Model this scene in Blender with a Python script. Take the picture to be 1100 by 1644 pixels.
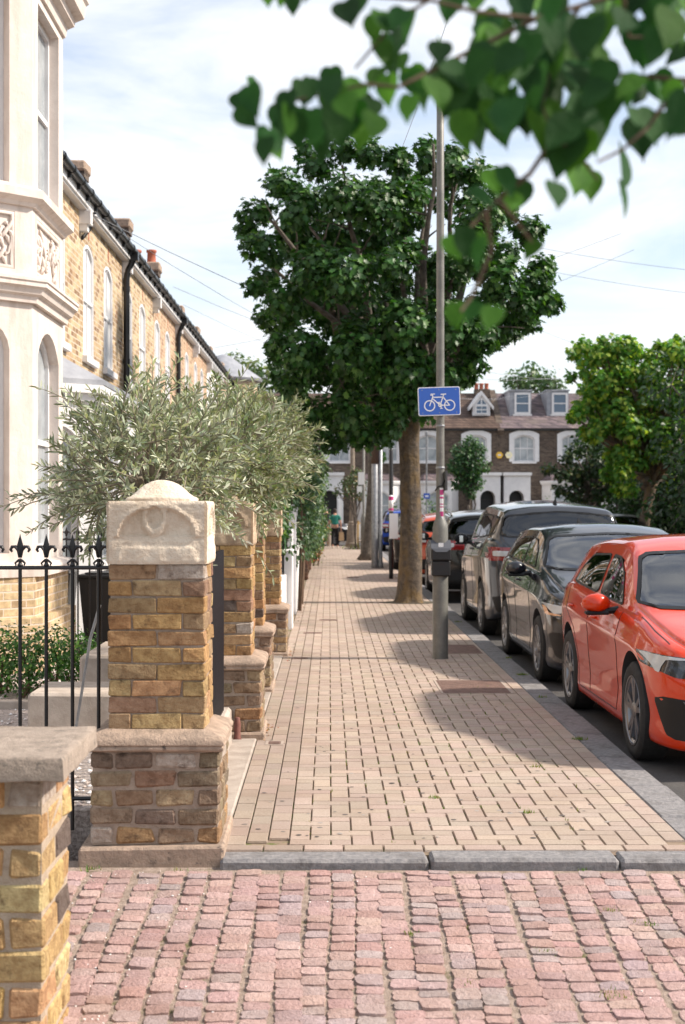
import bpy, bmesh, math, random
import numpy as np
from mathutils import Vector, Matrix, noise, geometry
from mathutils.bvhtree import BVHTree
S = bpy.context.scene
for o in list(bpy.data.objects): bpy.data.objects.remove(o)
R = math.radians
F = 2283.0          # focal length in photograph pixels (50 mm on 24x36)
# ------------------------------------------------------------------ camera
cd = bpy.data.cameras.new('camera'); cam = bpy.data.objects.new('camera', cd); S.collection.objects.link(cam)
cam.location = (0, 0, 1.70); cam.rotation_euler = (R(90), 0, 0)
cd.lens = 50; cd.sensor_width = 36; cd.sensor_fit = 'AUTO'
cd.shift_x = 21/1644; cd.shift_y = -8/1644
cd.clip_start = 0.05; cd.clip_end = 3000
cd.dof.use_dof = True; cd.dof.focus_distance = 9.0; cd.dof.aperture_fstop = 4.0
S.camera = cam
S.render.resolution_x = 685; S.render.resolution_y = 1024
# ------------------------------------------------------------------ world
SUN_EL = 41.0; SUN_ROT = 92.0
W = bpy.data.worlds.new('World'); S.world = W; W.use_nodes = True
nt = W.node_tree; nt.nodes.clear()
def wn(t, **k):
    n = nt.nodes.new(t)
    for a, b in k.items(): setattr(n, a, b)
    return n
out = wn('ShaderNodeOutputWorld'); bg = wn('ShaderNodeBackground'); bg.inputs[1].default_value = 0.125
sky = wn('ShaderNodeTexSky', sky_type='NISHITA', sun_disc=False); sky.sun_elevation = R(SUN_EL); sky.sun_rotation = R(SUN_ROT)
sky.air_density = 1.0; sky.dust_density = 1.2; sky.ozone_density = 1.0
tc = wn('ShaderNodeTexCoord')
mp = wn('ShaderNodeMapping'); mp.inputs['Rotation'].default_value = (0, R(-28), R(0)); mp.inputs['Scale'].default_value = (1.6, 1.2, 6.0)
n1 = wn('ShaderNodeTexNoise'); n1.inputs['Scale'].default_value = 2.2; n1.inputs['Detail'].default_value = 7; n1.inputs['Roughness'].default_value = .55; n1.inputs['Distortion'].default_value = .5
rp = wn('ShaderNodeValToRGB'); rp.color_ramp.elements[0].position = .38; rp.color_ramp.elements[1].position = .66
rp.color_ramp.elements[0].color = (.28,.28,.28,1); rp.color_ramp.elements[1].color = (.97,.97,.97,1)
mx = wn('ShaderNodeMix', data_type='RGBA'); mx.inputs[7].default_value = (6.1, 6.1, 6.15, 1)
L = nt.links.new
L(tc.outputs['Generated'], mp.inputs[0]); L(mp.outputs[0], n1.inputs[0]); L(n1.outputs[0], rp.inputs[0])
L(rp.outputs[0], mx.inputs[0]); L(sky.outputs[0], mx.inputs[6]); L(mx.outputs[2], bg.inputs[0]); L(bg.outputs[0], out.inputs[0])
# ------------------------------------------------------------------ sun
sd = bpy.data.lights.new('sun', 'SUN'); sun = bpy.data.objects.new('sun', sd); S.collection.objects.link(sun)
sd.energy = 4.0; sd.angle = R(3.5); sd.color = (1.0, .90, .78)
az = R(SUN_ROT); el = R(SUN_EL)
sdir = Vector((math.sin(az)*math.cos(el), math.cos(az)*math.cos(el), math.sin(el)))
sun.rotation_euler = sdir.to_track_quat('Z', 'Y').to_euler(); sun.location = (20, 0, 20)
S.view_settings.view_transform = 'Standard'; S.view_settings.look = 'None'
S.view_settings.exposure = 0.72; S.view_settings.gamma = 1.0; S.view_settings.use_curve_mapping = False
S.render.engine = 'CYCLES'
# ------------------------------------------------------------------ helpers
COL = S.collection
random.seed(7); rng = np.random.default_rng(7)
def px(p, y, Y): return Vector(((p-529)*Y/F, Y, 1.70-(y-814)*Y/F))   # sizing aid: real point at depth Y
def props(o, label=None, cat=None, group=None, kind=None):
    if label: o['label'] = label
    if cat: o['category'] = cat
    if group: o['group'] = group
    if kind: o['kind'] = kind
    return o
def thing(name, label, cat, loc=(0, 0, 0), group=None):
    o = bpy.data.objects.new(name, None); COL.objects.link(o); o.location = loc; o.empty_display_size = .2
    return props(o, label, cat, group)
def copy_tree(o, parent=None):
    c = o.copy(); COL.objects.link(c)
    if parent is not None: c.parent = parent
    for ch in list(o.children): copy_tree(ch, c)
    return c
def rootloc(p):
    v = Vector((0, 0, 0))
    while p is not None: v = v + p.location; p = p.parent
    return v
def linkmesh(me, name, mats, parent=None, smooth=False):
    o = bpy.data.objects.new(name, me); COL.objects.link(o)
    for m in (mats if isinstance(mats, (list, tuple)) else [mats]): me.materials.append(m)
    if smooth: me.polygons.foreach_set('use_smooth', [True]*len(me.polygons))
    if parent is not None:
        me.transform(Matrix.Translation(-rootloc(parent))); o.parent = parent
    return o
class MB:
    def __init__(s): s.v = []; s.f = []; s.t = []; s.m = []
    def add(s, vs, fs, tint=(1, 1, 1), m=0):
        b = len(s.v); s.v += [tuple(v) for v in vs]
        for f in fs: s.f.append(tuple(i+b for i in f)); s.t.append(tint); s.m.append(m)
        return s
    def box(s, x0, x1, y0, y1, z0, z1, tint=(1, 1, 1), m=0, M=None):
        vs = [Vector(p) for p in ((x0,y0,z0),(x1,y0,z0),(x1,y1,z0),(x0,y1,z0),(x0,y0,z1),(x1,y0,z1),(x1,y1,z1),(x0,y1,z1))]
        if M: vs = [M @ v for v in vs]
        return s.add(vs, [(0,3,2,1),(4,5,6,7),(0,1,5,4),(1,2,6,5),(2,3,7,6),(3,0,4,7)], tint, m)
    def cbox(s, x0, x1, y0, y1, z0, z1, c=.01, tint=(1, 1, 1), m=0, jit=0, M=None):
        """chamfered box"""
        lo = Vector((x0,y0,z0)); hi = Vector((x1,y1,z1)); vs = []; idx = {}
        for a in range(8):
            sg = [(a>>k) & 1 for k in range(3)]
            cn = [hi[k] if sg[k] else lo[k] for k in range(3)]
            j = [random.uniform(-jit, jit) for _ in range(3)]
            for ax in range(3):
                p = [cn[k] + (0 if k == ax else (-c if sg[k] else c)) + j[k] for k in range(3)]
                idx[(a, ax)] = len(vs); vs.append(Vector(p) if M is None else M @ Vector(p))
        fs = []
        for ax in range(3):
            o1, o2 = (ax+1) % 3, (ax+2) % 3
            for sv in (0, 1):
                q = []
                for u, w in ((0,0),(1,0),(1,1),(0,1)):
                    q.append(idx[((sv<<ax) | (u<<o1) | (w<<o2), ax)])
                fs.append(q if sv else q[::-1])
        for ax in range(3):
            o1, o2 = (ax+1) % 3, (ax+2) % 3
            for u in (0,1):
                for w in (0,1):
                    a = (u<<o1)|(w<<o2); b = a|(1<<ax)
                    q = [idx[(a,o1)], idx[(b,o1)], idx[(b,o2)], idx[(a,o2)]]
                    fs.append(q if (u ^ w) == 0 else q[::-1]) if True else None
        for a in range(8):
            q = [idx[(a,0)], idx[(a,1)], idx[(a,2)]]
            par = bin(a).count('1') % 2
            fs.append(q if par == 1 else q[::-1])
        return s.add(vs, fs, tint, m)
    def prism(s, pts, d0, d1, axis='y', tint=(1,1,1), m=0):
        """extrude 2-D outline; axis is extrusion axis, pts are the remaining coordinates in xyz order"""
        def mk(p, d): return {'y': (p[0], d, p[1]), 'x': (d, p[0], p[1]), 'z': (p[0], p[1], d)}[axis]
        n = len(pts); vs = [mk(p, d0) for p in pts] + [mk(p, d1) for p in pts]
        fs = [tuple(range(n)), tuple(range(2*n-1, n-1, -1))] + [(i, n+i, n+(i+1) % n, (i+1) % n) for i in range(n)]
        return s.add(vs, fs, tint, m)
    def tube(s, pts, rad, n=8, tint=(1,1,1), m=0, caps=True):
        pts = [Vector(p) for p in pts]; k = len(pts)
        rad = rad if isinstance(rad, (list, tuple)) else [rad]*k
        vs = []; up = None
        for i, p in enumerate(pts):
            t = (pts[min(i+1, k-1)] - pts[max(i-1, 0)]); t = t.normalized() if t.length > 1e-9 else Vector((0,0,1))
            if up is None: up = Vector((0,0,1)) if abs(t.z) < .9 else Vector((1,0,0))
            a = t.cross(up)
            if a.length < 1e-4: a = t.cross(Vector((0,1,0)))
            a.normalize(); b = a.cross(t); up = b
            for j in range(n):
                q = 2*math.pi*j/n; vs.append(p + (a*math.cos(q) + b*math.sin(q))*rad[i])
        fs = [(i*n+j, i*n+(j+1) % n, (i+1)*n+(j+1) % n, (i+1)*n+j) for i in range(k-1) for j in range(n)]
        if caps: fs += [tuple(range(n-1, -1, -1)), tuple(range((k-1)*n, k*n))]
        return s.add(vs, fs, tint, m)
    def lathe(s, prof, c=(0,0,0), n=16, axis='z', tint=(1,1,1), m=0, caps=True):
        vs = []; c = Vector(c)
        for r, h in prof:
            for j in range(n):
                q = 2*math.pi*j/n; a, b = r*math.cos(q), r*math.sin(q)
                vs.append(c + Vector({'z': (a,b,h), 'y': (a,h,b), 'x': (h,a,b)}[axis]))
        k = len(prof)
        fs = [(i*n+j, i*n+(j+1) % n, (i+1)*n+(j+1) % n, (i+1)*n+j) for i in range(k-1) for j in range(n)]
        if caps: fs += [tuple(range(n-1,-1,-1)), tuple(range((k-1)*n, k*n))]
        return s.add(vs, fs, tint, m)
    def ball(s, c, r, n=10, tint=(1,1,1), m=0):
        c = Vector(c); r = Vector((r,r,r)) if isinstance(r, (int, float)) else Vector(r); vs = []; k = n//2+1
        for i in range(k):
            th = math.pi*i/(k-1)
            for j in range(n):
                q = 2*math.pi*j/n; vs.append(c + Vector((r.x*math.sin(th)*math.cos(q), r.y*math.sin(th)*math.sin(q), r.z*math.cos(th))))
        fs = [(i*n+j, (i+1)*n+j, (i+1)*n+(j+1) % n, i*n+(j+1) % n) for i in range(k-1) for j in range(n)]
        return s.add(vs, fs, tint, m)
    def build(s, name, mats, parent=None, smooth=False, jitter=0, fixn=False, angle=None):
        me = bpy.data.meshes.new(name); me.from_pydata(s.v, [], s.f)
        if any(t != (1,1,1) for t in s.t):
            a = me.attributes.new('tint', 'FLOAT_COLOR', 'FACE')
            a.data.foreach_set('color', [c for t in s.t for c in (t[0], t[1], t[2], 1.0)])
        me.polygons.foreach_set('material_index', s.m)
        if jitter:
            for v in me.vertices: v.co += noise.noise_vector(v.co*9)*jitter
        if fixn:
            bm = bmesh.new(); bm.from_mesh(me); bmesh.ops.recalc_face_normals(bm, faces=bm.faces); bm.to_mesh(me); bm.free()
        me.validate(clean_customdata=False); me.update()
        o = linkmesh(me, name, mats, parent, smooth)
        if angle is not None:
            me.polygons.foreach_set('use_smooth', [True]*len(me.polygons))
            bm = bmesh.new(); bm.from_mesh(me)
            for e in bm.edges:
                if len(e.link_faces) == 2 and e.calc_face_angle(0) > R(angle): e.smooth = False
            bm.to_mesh(me); bm.free()
        return o
def bake(o):
    dg = bpy.context.evaluated_depsgraph_get(); dg.update()
    me = bpy.data.meshes.new_from_object(o.evaluated_get(dg), preserve_all_data_layers=True, depsgraph=dg)
    o.modifiers.clear(); o.data = me; return o
def cut(o, cutter, cmat=None):
    """boolean-subtract an MB from object o (world coordinates)"""
    c = cutter.build('cutter', cmat or o.data.materials[0], None, fixn=True)
    md = o.modifiers.new('b', 'BOOLEAN'); md.operation = 'DIFFERENCE'; md.solver = 'EXACT'; md.object = c
    try: md.material_mode = 'TRANSFER'
    except Exception: pass
    bake(o); bpy.data.objects.remove(c); return o
def arch(x0, x1, z0, z1, rise=None, n=9):
    """outline of an opening with a segmental arched head"""
    w = (x1-x0)/2; rise = w if rise is None else rise; cx = (x0+x1)/2; r = (w*w+rise*rise)/(2*rise)
    a = math.asin(min(1, w/r)); pts = [(x0, z0), (x1, z0)]
    for i in range(n+1):
        q = a - 2*a*i/n; pts.append((cx + r*math.sin(q), z1-rise + r*math.cos(q) - (r-rise)))
    return pts
# ------------------------------------------------------------------ materials
def mat(name, c1, c2=None, sc=4, rough=.7, bump=0, bsc=30, metal=0, coat=0, tint=False, spec=.5, detail=5, ramp=(.35,.65), c3=None, sc3=1.5, r3=(.55,.7), transl=0, c3s=(1,1,1)):
    m = bpy.data.materials.new(name); m.use_nodes = True; nt = m.node_tree; N = nt.nodes; L = nt.links.new
    b = N['Principled BSDF']; b.inputs['Roughness'].default_value = rough; b.inputs['Metallic'].default_value = metal
    b.inputs['Coat Weight'].default_value = coat; b.inputs['Coat Roughness'].default_value = .03; b.inputs['Specular IOR Level'].default_value = spec
    tcn = N.new('ShaderNodeTexCoord'); col = None
    if c2 is not None:
        n = N.new('ShaderNodeTexNoise'); n.inputs['Scale'].default_value = sc; n.inputs['Detail'].default_value = detail; n.inputs['Roughness'].default_value = .6
        L(tcn.outputs['Object'], n.inputs[0]); r = N.new('ShaderNodeValToRGB'); L(n.outputs[0], r.inputs[0])
        r.color_ramp.elements[0].position, r.color_ramp.elements[1].position = ramp
        r.color_ramp.elements[0].color = (*c1, 1); r.color_ramp.elements[1].color = (*c2, 1); col = r.outputs[0]
    else:
        b.inputs['Base Color'].default_value = (*c1, 1)
    if c3 is not None:
        n = N.new('ShaderNodeTexNoise'); n.inputs['Scale'].default_value = sc3; n.inputs['Detail'].default_value = 8; n.inputs['Roughness'].default_value = .65
        mpn = N.new('ShaderNodeMapping'); mpn.inputs['Location'].default_value = (3.1, 7.7, 1.3); mpn.inputs['Scale'].default_value = c3s
        L(tcn.outputs['Object'], mpn.inputs[0]); L(mpn.outputs[0], n.inputs[0])
        mr = N.new('ShaderNodeMapRange'); mr.inputs[1].default_value = r3[0]; mr.inputs[2].default_value = r3[1]; L(n.outputs[0], mr.inputs[0])
        x = N.new('ShaderNodeMix'); x.data_type = 'RGBA'; L(mr.outputs[0], x.inputs[0])
        if col is not None: L(col, x.inputs[6])
        else: x.inputs[6].default_value = (*c1, 1)
        x.inputs[7].default_value = (*c3, 1); col = x.outputs[2]
    if tint:
        a = N.new('ShaderNodeAttribute'); a.attribute_name = 'tint'
        x = N.new('ShaderNodeMix'); x.data_type = 'RGBA'; x.blend_type = 'MULTIPLY'; x.inputs[0].default_value = 1
        if col is not None: L(col, x.inputs[6])
        else: x.inputs[6].default_value = (*c1, 1)
        L(a.outputs['Color'], x.inputs[7]); col = x.outputs[2]
    if col is not None: L(col, b.inputs['Base Color'])
    if bump:
        n = N.new('ShaderNodeTexNoise'); n.inputs['Scale'].default_value = bsc; n.inputs['Detail'].default_value = 6; n.inputs['Roughness'].default_value = .65
        L(tcn.outputs['Object'], n.inputs[0]); bp = N.new('ShaderNodeBump'); bp.inputs['Strength'].default_value = min(1, bump); bp.inputs['Distance'].default_value = .02*max(1, bump)
        L(n.outputs[0], bp.inputs['Height']); L(bp.outputs[0], b.inputs['Normal'])
    if transl:
        o = N['Material Output']; tr = N.new('ShaderNodeBsdfTranslucent'); ms = N.new('ShaderNodeMixShader'); ms.inputs[0].default_value = transl
        if col is not None:
            g = N.new('ShaderNodeMix'); g.data_type = 'RGBA'; g.blend_type = 'MULTIPLY'; g.inputs[0].default_value = 1; g.inputs[7].default_value = (1.6, 1.7, .6, 1); L(col, g.inputs[6]); L(g.outputs[2], tr.inputs[0])
        else: tr.inputs[0].default_value = (c1[0]*1.6, c1[1]*1.7, c1[2]*.6, 1)
        L(b.outputs[0], ms.inputs[1]); L(tr.outputs[0], ms.inputs[2]); L(ms.outputs[0], o.inputs[0])
    return m
def brickmat(name, c1, c2, c3, mortar, bw=.235, bh=.08, ms=.009, bump=.6, diag=False, dirt=(.15,.1,.07)):
    m = bpy.data.materials.new(name); m.use_nodes = True; nt = m.node_tree; N = nt.nodes; L = nt.links.new
    b = N['Principled BSDF']; b.inputs['Roughness'].default_value = .85; b.inputs['Specular IOR Level'].default_value = .25
    tcn = N.new('ShaderNodeTexCoord'); sp = N.new('ShaderNodeSeparateXYZ'); L(tcn.outputs['Object'], sp.inputs[0])
    ad = N.new('ShaderNodeMath'); ad.operation = 'ADD'; L(sp.outputs[0], ad.inputs[0]); L(sp.outputs[1], ad.inputs[1])
    cb = N.new('ShaderNodeCombineXYZ'); L(ad.outputs[0], cb.inputs[0]); L(sp.outputs[2], cb.inputs[1])
    br = N.new('ShaderNodeTexBrick'); L(cb.outputs[0], br.inputs[0]); br.offset = .5
    br.inputs['Scale'].default_value = 1; br.inputs['Brick Width'].default_value = bw; br.inputs['Row Height'].default_value = bh
    br.inputs['Mortar Size'].default_value = ms; br.inputs['Mortar Smooth'].default_value = .3; br.inputs['Bias'].default_value = 0
    br.inputs['Color1'].default_value = (0,0,0,1); br.inputs['Color2'].default_value = (1,1,1,1); br.inputs['Mortar'].default_value = (.5,.5,.5,1)
    rp = N.new('ShaderNodeValToRGB'); e = rp.color_ramp.elements; e[0].color = (*c1,1); e[0].position = .1; e[1].color = (*c3,1); e[1].position = .95
    k = e.new(.5); k.color = (*c2,1); L(br.outputs['Color'], rp.inputs[0])
    n = N.new('ShaderNodeTexNoise'); n.inputs['Scale'].default_value = 14; n.inputs['Detail'].default_value = 6; L(tcn.outputs['Object'], n.inputs[0])
    mr = N.new('ShaderNodeMapRange'); mr.inputs[1].default_value = .3; mr.inputs[2].default_value = .7; mr.inputs[3].default_value = .65; mr.inputs[4].default_value = 1.25; L(n.outputs[0], mr.inputs[0])
    mu = N.new('ShaderNodeMix'); mu.data_type = 'RGBA'; mu.blend_type = 'MULTIPLY'; mu.inputs[0].default_value = 1; L(rp.outputs[0], mu.inputs[6]); L(mr.outputs[0], mu.inputs[7])
    mx = N.new('ShaderNodeMix'); mx.data_type = 'RGBA'; L(br.outputs['Fac'], mx.inputs[0]); L(mu.outputs[2], mx.inputs[6]); mx.inputs[7].default_value = (*mortar,1)
    n2 = N.new('ShaderNodeTexNoise'); n2.inputs['Scale'].default_value = 1.3; n2.inputs['Detail'].default_value = 7; L(tcn.outputs['Object'], n2.inputs[0])
    m2 = N.new('ShaderNodeMapRange'); m2.inputs[1].default_value = .5; m2.inputs[2].default_value = .75; m2.inputs[4].default_value = .55; L(n2.outputs[0], m2.inputs[0])
    x2 = N.new('ShaderNodeMix'); x2.data_type = 'RGBA'; L(m2.outputs[0], x2.inputs[0]); L(mx.outputs[2], x2.inputs[6]); x2.inputs[7].default_value = (*dirt,1)
    L(x2.outputs[2], b.inputs['Base Color'])
    iv = N.new('ShaderNodeMath'); iv.operation = 'MULTIPLY_ADD'; L(br.outputs['Fac'], iv.inputs[0]); iv.inputs[1].default_value = -1; L(n.outputs[0], iv.inputs[2])
    bp = N.new('ShaderNodeBump'); bp.inputs['Strength'].default_value = bump; bp.inputs['Distance'].default_value = .01; L(iv.outputs[0], bp.inputs['Height']); L(bp.outputs[0], b.inputs['Normal'])
    return m
def glassmat(name, tintc=(.5,.55,.55), base=.03, ior=1.5):
    m = bpy.data.materials.new(name); m.use_nodes = True; nt = m.node_tree; N = nt.nodes; L = nt.links.new; N.clear()
    o = N.new('ShaderNodeOutputMaterial'); fr = N.new('ShaderNodeFresnel'); fr.inputs[0].default_value = ior
    t = N.new('ShaderNodeBsdfTransparent'); t.inputs[0].default_value = (*tintc,1); g = N.new('ShaderNodeBsdfGlossy'); g.inputs['Roughness'].default_value = base
    g.inputs[0].default_value = (.95,.97,1,1); x = N.new('ShaderNodeMixShader'); L(fr.outputs[0], x.inputs[0]); L(t.outputs[0], x.inputs[1]); L(g.outputs[0], x.inputs[2]); L(x.outputs[0], o.inputs[0]); return m
M = {}
M['stucco'] = mat('stucco', (.70,.625,.575), (.61,.535,.485), sc=3.2, rough=.85, bump=.3, bsc=14, c3=(.46,.38,.32), sc3=2.2, r3=(.50,.80), c3s=(3.2,3.2,.45))
M['white'] = mat('white_paint', (.74,.73,.73), (.66,.65,.66), sc=3, rough=.55, bump=.05, bsc=12)
M['whitewall'] = mat('white_wall_paint', (.82,.81,.80), (.72,.70,.69), sc=2, rough=.8, bump=.15, bsc=25)
M['capstone'] = mat('cap_stone', (.78,.68,.55), (.64,.52,.40), sc=6, rough=.95, bump=.9, bsc=34, c3=(.46,.35,.24), sc3=5, r3=(.52,.80), c3s=(1,1,.7))
M['capstone2'] = mat('tan_cap_stone', (.52,.40,.28), (.38,.28,.19), sc=7, rough=.95, bump=.7, bsc=24, c3=(.24,.17,.12), sc3=7, r3=(.55,.8))
M['stone'] = mat('grey_stone', (.36,.29,.235), (.25,.20,.16), sc=16, rough=.9, bump=.6, bsc=60, c3=(.14,.12,.10), sc3=24, r3=(.58,.7))
M['mould'] = mat('weathered_mould', (.45,.33,.25), (.28,.21,.16), sc=14, rough=.95, bump=.7, bsc=50, c3=(.09,.07,.06), sc3=20, r3=(.6,.7))
M['concrete'] = mat('concrete', (.42,.36,.31), (.31,.26,.22), sc=8, rough=.95, bump=.4, bsc=60, c3=(.2,.17,.14), sc3=5, r3=(.6,.8))
M['palestone'] = mat('pale_stone', (.48,.41,.35), (.36,.30,.25), sc=7, rough=.9, bump=.35, bsc=40)
M['mortar'] = mat('mortar', (.42,.33,.26), (.30,.23,.18), sc=12, rough=1, bump=.8, bsc=70)
M['brick'] = mat('stock_brick', (1.0,1.0,1.0), (.62,.55,.50), sc=22, rough=.9, bump=1.0, bsc=55, tint=True, c3=(.26,.22,.20), sc3=17, r3=(.55,.72))
M['kerb'] = mat('granite_kerb', (.28,.265,.26), (.17,.165,.17), sc=30, rough=.85, bump=.6, bsc=40, c3=(.12,.11,.105), sc3=6, r3=(.5,.75))
M['block'] = mat('paving_block', (1,1,1), (.82,.80,.78), sc=70, rough=.95, bump=.5, bsc=130, tint=True, c3=(.72,.67,.63), sc3=1.6, r3=(.42,.78))
M['joint'] = mat('paving_joint', (.27,.20,.14), (.19,.14,.10), sc=20, rough=1, c3=(.09,.12,.02), sc3=6, r3=(.52,.6))
M['sett'] = mat('granite_sett', (1,1,1), (.80,.76,.75), sc=45, rough=.95, bump=.9, bsc=60, tint=True, c3=(.70,.64,.60), sc3=5, r3=(.42,.70))
M['settjoint'] = mat('sett_joint', (.50,.39,.32), (.32,.24,.19), sc=26, rough=1, bump=1, bsc=120, c3=(.16,.15,.06), sc3=5, r3=(.58,.68))
M['asphalt'] = mat('asphalt', (.085,.08,.078), (.055,.052,.052), sc=60, rough=.88, bump=.5, bsc=220, c3=(.13,.12,.11), sc3=1.2, r3=(.5,.8))
M['earth'] = mat('ground_earth', (.12,.10,.07), (.07,.06,.04), sc=2, rough=1, bump=.5)
M['gravel'] = mat('gravel', (.66,.57,.52), (.40,.33,.29), sc=55, rough=1, bump=1.5, bsc=60, ramp=(.42,.58))
M['black'] = mat('black_metal', (.012,.012,.014), rough=.35, bump=.08, bsc=90)
M['plastic'] = mat('black_plastic', (.015,.015,.016), rough=.42)
M['rubber'] = mat('rubber', (.018,.017,.017), (.03,.028,.027), sc=30, rough=.85)
M['rim'] = mat('alloy', (.22,.22,.23), rough=.28, metal=.9)
M['chrome'] = mat('chrome', (.75,.75,.76), rough=.12, metal=1)
M['galv'] = mat('galvanised', (.33,.34,.35), (.22,.22,.23), sc=12, rough=.42, metal=.55, bump=.05, bsc=60)
M['postgrey'] = mat('post_paint', (.19,.185,.165), (.13,.128,.115), sc=7, rough=.5, metal=.2, bump=.15, bsc=120, c3=(.30,.29,.27), sc3=60, r3=(.62,.66))
M['lead'] = mat('lead_sheet', (.34,.35,.38), (.24,.25,.28), sc=4, rough=.6, metal=.2)
M['slate'] = brickmat('slate_roof', (.10,.08,.09), (.17,.13,.14), (.22,.17,.17), (.05,.04,.04), bw=.28, bh=.17, ms=.012, dirt=(.22,.18,.15))
M['tile'] = brickmat('clay_tile_roof', (.09,.060,.048), (.13,.085,.068), (.17,.115,.09), (.03,.022,.018), bw=.2, bh=.15, ms=.02, dirt=(.09,.06,.05))
M['pane'] = mat('window_pane', (.03,.035,.04), rough=.04, spec=.9)
M['paneblue'] = mat('pane_sky', (.06,.10,.16), rough=.03, spec=1.0, metal=.3)  # blue of the reflected sky is put into the pane colour
M['blind'] = mat('white_blind_pane', (.84,.83,.82), (.74,.74,.75), sc=2, rough=.35)
M['curtain'] = mat('curtained_pane', (.42,.45,.47), (.25,.28,.30), sc=3, rough=.15, spec=.6)
M['yb'] = brickmat('yellow_stock', (.27,.17,.10), (.50,.37,.22), (.62,.48,.31), (.62,.53,.43), dirt=(.30,.17,.09))
M['yb2'] = brickmat('tan_stock', (.28,.16,.10), (.47,.32,.20), (.57,.41,.27), (.56,.45,.35), dirt=(.30,.16,.09))
M['yb3'] = brickmat('bay_brick', (.42,.30,.18), (.52,.38,.22), (.60,.46,.28), (.62,.52,.42), dirt=(.40,.28,.17))
M['darkbrick'] = brickmat('sooty_brick', (.065,.048,.040), (.11,.080,.062), (.15,.115,.088), (.15,.125,.105), dirt=(.06,.05,.042))
M['redband'] = mat('red_band', (.45,.13,.07), (.32,.09,.05), sc=20, rough=.9)
M['wood'] = mat('dark_fence_wood', (.05,.032,.022), (.03,.02,.015), sc=8, rough=.8, bump=.4)
M['bark'] = mat('bark', (.15,.115,.085), (.07,.055,.042), sc=11, rough=.95, bump=2.2, bsc=16, c3=(.20,.125,.045), sc3=4.5, r3=(.45,.70), c3s=(1,1,.6))
M['barkgrey'] = mat('grey_bark', (.16,.135,.11), (.075,.06,.05), sc=10, rough=.95, bump=1.2, bsc=24)
M['twig'] = mat('twig_bark', (.16,.10,.06), (.10,.065,.045), sc=30, rough=.9)
M['olivetwig'] = mat('olive_twig', (.30,.25,.19), (.20,.17,.13), sc=30, rough=.9)
M['maple'] = mat('maple_leaf', (1,1,1), (.75,.8,.75), sc=8, rough=.45, tint=True, transl=.22, spec=.4)
M['leafl'] = mat('lime_leaf', (1,1,1), (.8,.85,.8), sc=8, rough=.5, tint=True, transl=.38, spec=.4)
M['bigleaf'] = mat('broad_leaf', (1,1,1), (.72,.80,.70), sc=26, rough=.6, tint=True, transl=.34, bump=.3, bsc=60, spec=.15)
M['olive'] = mat('olive_leaf', (1,1,1), rough=.55, tint=True, transl=.15)
M['redpot'] = mat('clay_pot', (.45,.13,.07), (.33,.10,.06), sc=20, rough=.8)
# ================================================================== ground, road, paving
def setting(o): o['kind'] = 'structure'; return o
def tj(c, a=.08, b=.03):
    k = 1+random.uniform(-a, a); return tuple(max(0, x*k*(1+random.uniform(-b, b))) for x in c)
setting(MB().box(-400, 400, -60, 1200, -1.2, -.40).build('ground', M['earth']))
road = MB().box(2.0, 9.6, 3.0, 62, -.39, -.08).box(-60, 80, 62, 71.5, -.39, -.081).build('road', M['asphalt']); setting(road)
far_pave = MB().box(-60, 80, 71.5, 73.6, -.39, .0).build('far_pavement', M['concrete']); setting(far_pave)
opp = MB().box(9.6, 12.0, 3, 62, -.39, .0).build('opposite_pavement', M['concrete']); setting(opp)
base = MB().box(-.80, 1.82, 7.0, 62, -.39, -.012).build('pavement_bed', M['joint']); setting(base)
u = .1065; HX0 = -.206; HY0 = 7.16; mb = MB(); BT = (.475, .38, .315)
def block(x0, x1, y0, y1, gx=.0037, gy=.0028):
    if x1-x0 < .03 or y1-y0 < .03: return
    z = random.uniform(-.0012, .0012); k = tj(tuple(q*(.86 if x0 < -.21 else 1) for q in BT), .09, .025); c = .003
    a0, a1, b0, b1 = x0+gx, x1-gx, y0+gy, y1-gy
    if y0 < 30:
        vs = [(a0,b0,z-.010),(a1,b0,z-.010),(a1,b1,z-.010),(a0,b1,z-.010),(a0+c,b0+c,z),(a1-c,b0+c,z),(a1-c,b1-c,z),(a0+c,b1-c,z)]
        mb.add(vs, [(4,5,6,7),(0,1,5,4),(1,2,6,5),(2,3,7,6),(3,0,4,7)], k)
    else: mb.add([(a0,b0,z),(a1,b0,z),(a1,b1,z),(a0,b1,z)], [(0,1,2,3)], k)
NJ = int((61.8-HY0)/u)
for j in range(-1, NJ):
    for i in range(-1, 17):
        q = (i-j) % 4
        if q == 0: x0, x1, y0, y1 = i, i+2, j, j+1
        elif q == 3: x0, x1, y0, y1 = i, i+1, j, j+2
        else: continue
        x0 = max(0, x0); x1 = min(17, x1); y0 = max(0, y0)
        if x1 <= x0 or y1 <= y0: continue
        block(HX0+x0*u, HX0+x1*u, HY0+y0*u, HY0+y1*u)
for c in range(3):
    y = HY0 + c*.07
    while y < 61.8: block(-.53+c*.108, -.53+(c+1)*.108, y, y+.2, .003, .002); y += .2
x = -.53
while x < 1.8: block(x, min(x+.2, 1.82), 7.052, 7.158); x += .2
for c in range(2):
    y = HY0 + c*.1
    while y < 61.8: block(1.6045+c*.1075, 1.6045+(c+1)*.1075, y, y+.2, .003, .003); y += .2
setting(mb.build('pavement', M['block']))
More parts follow.
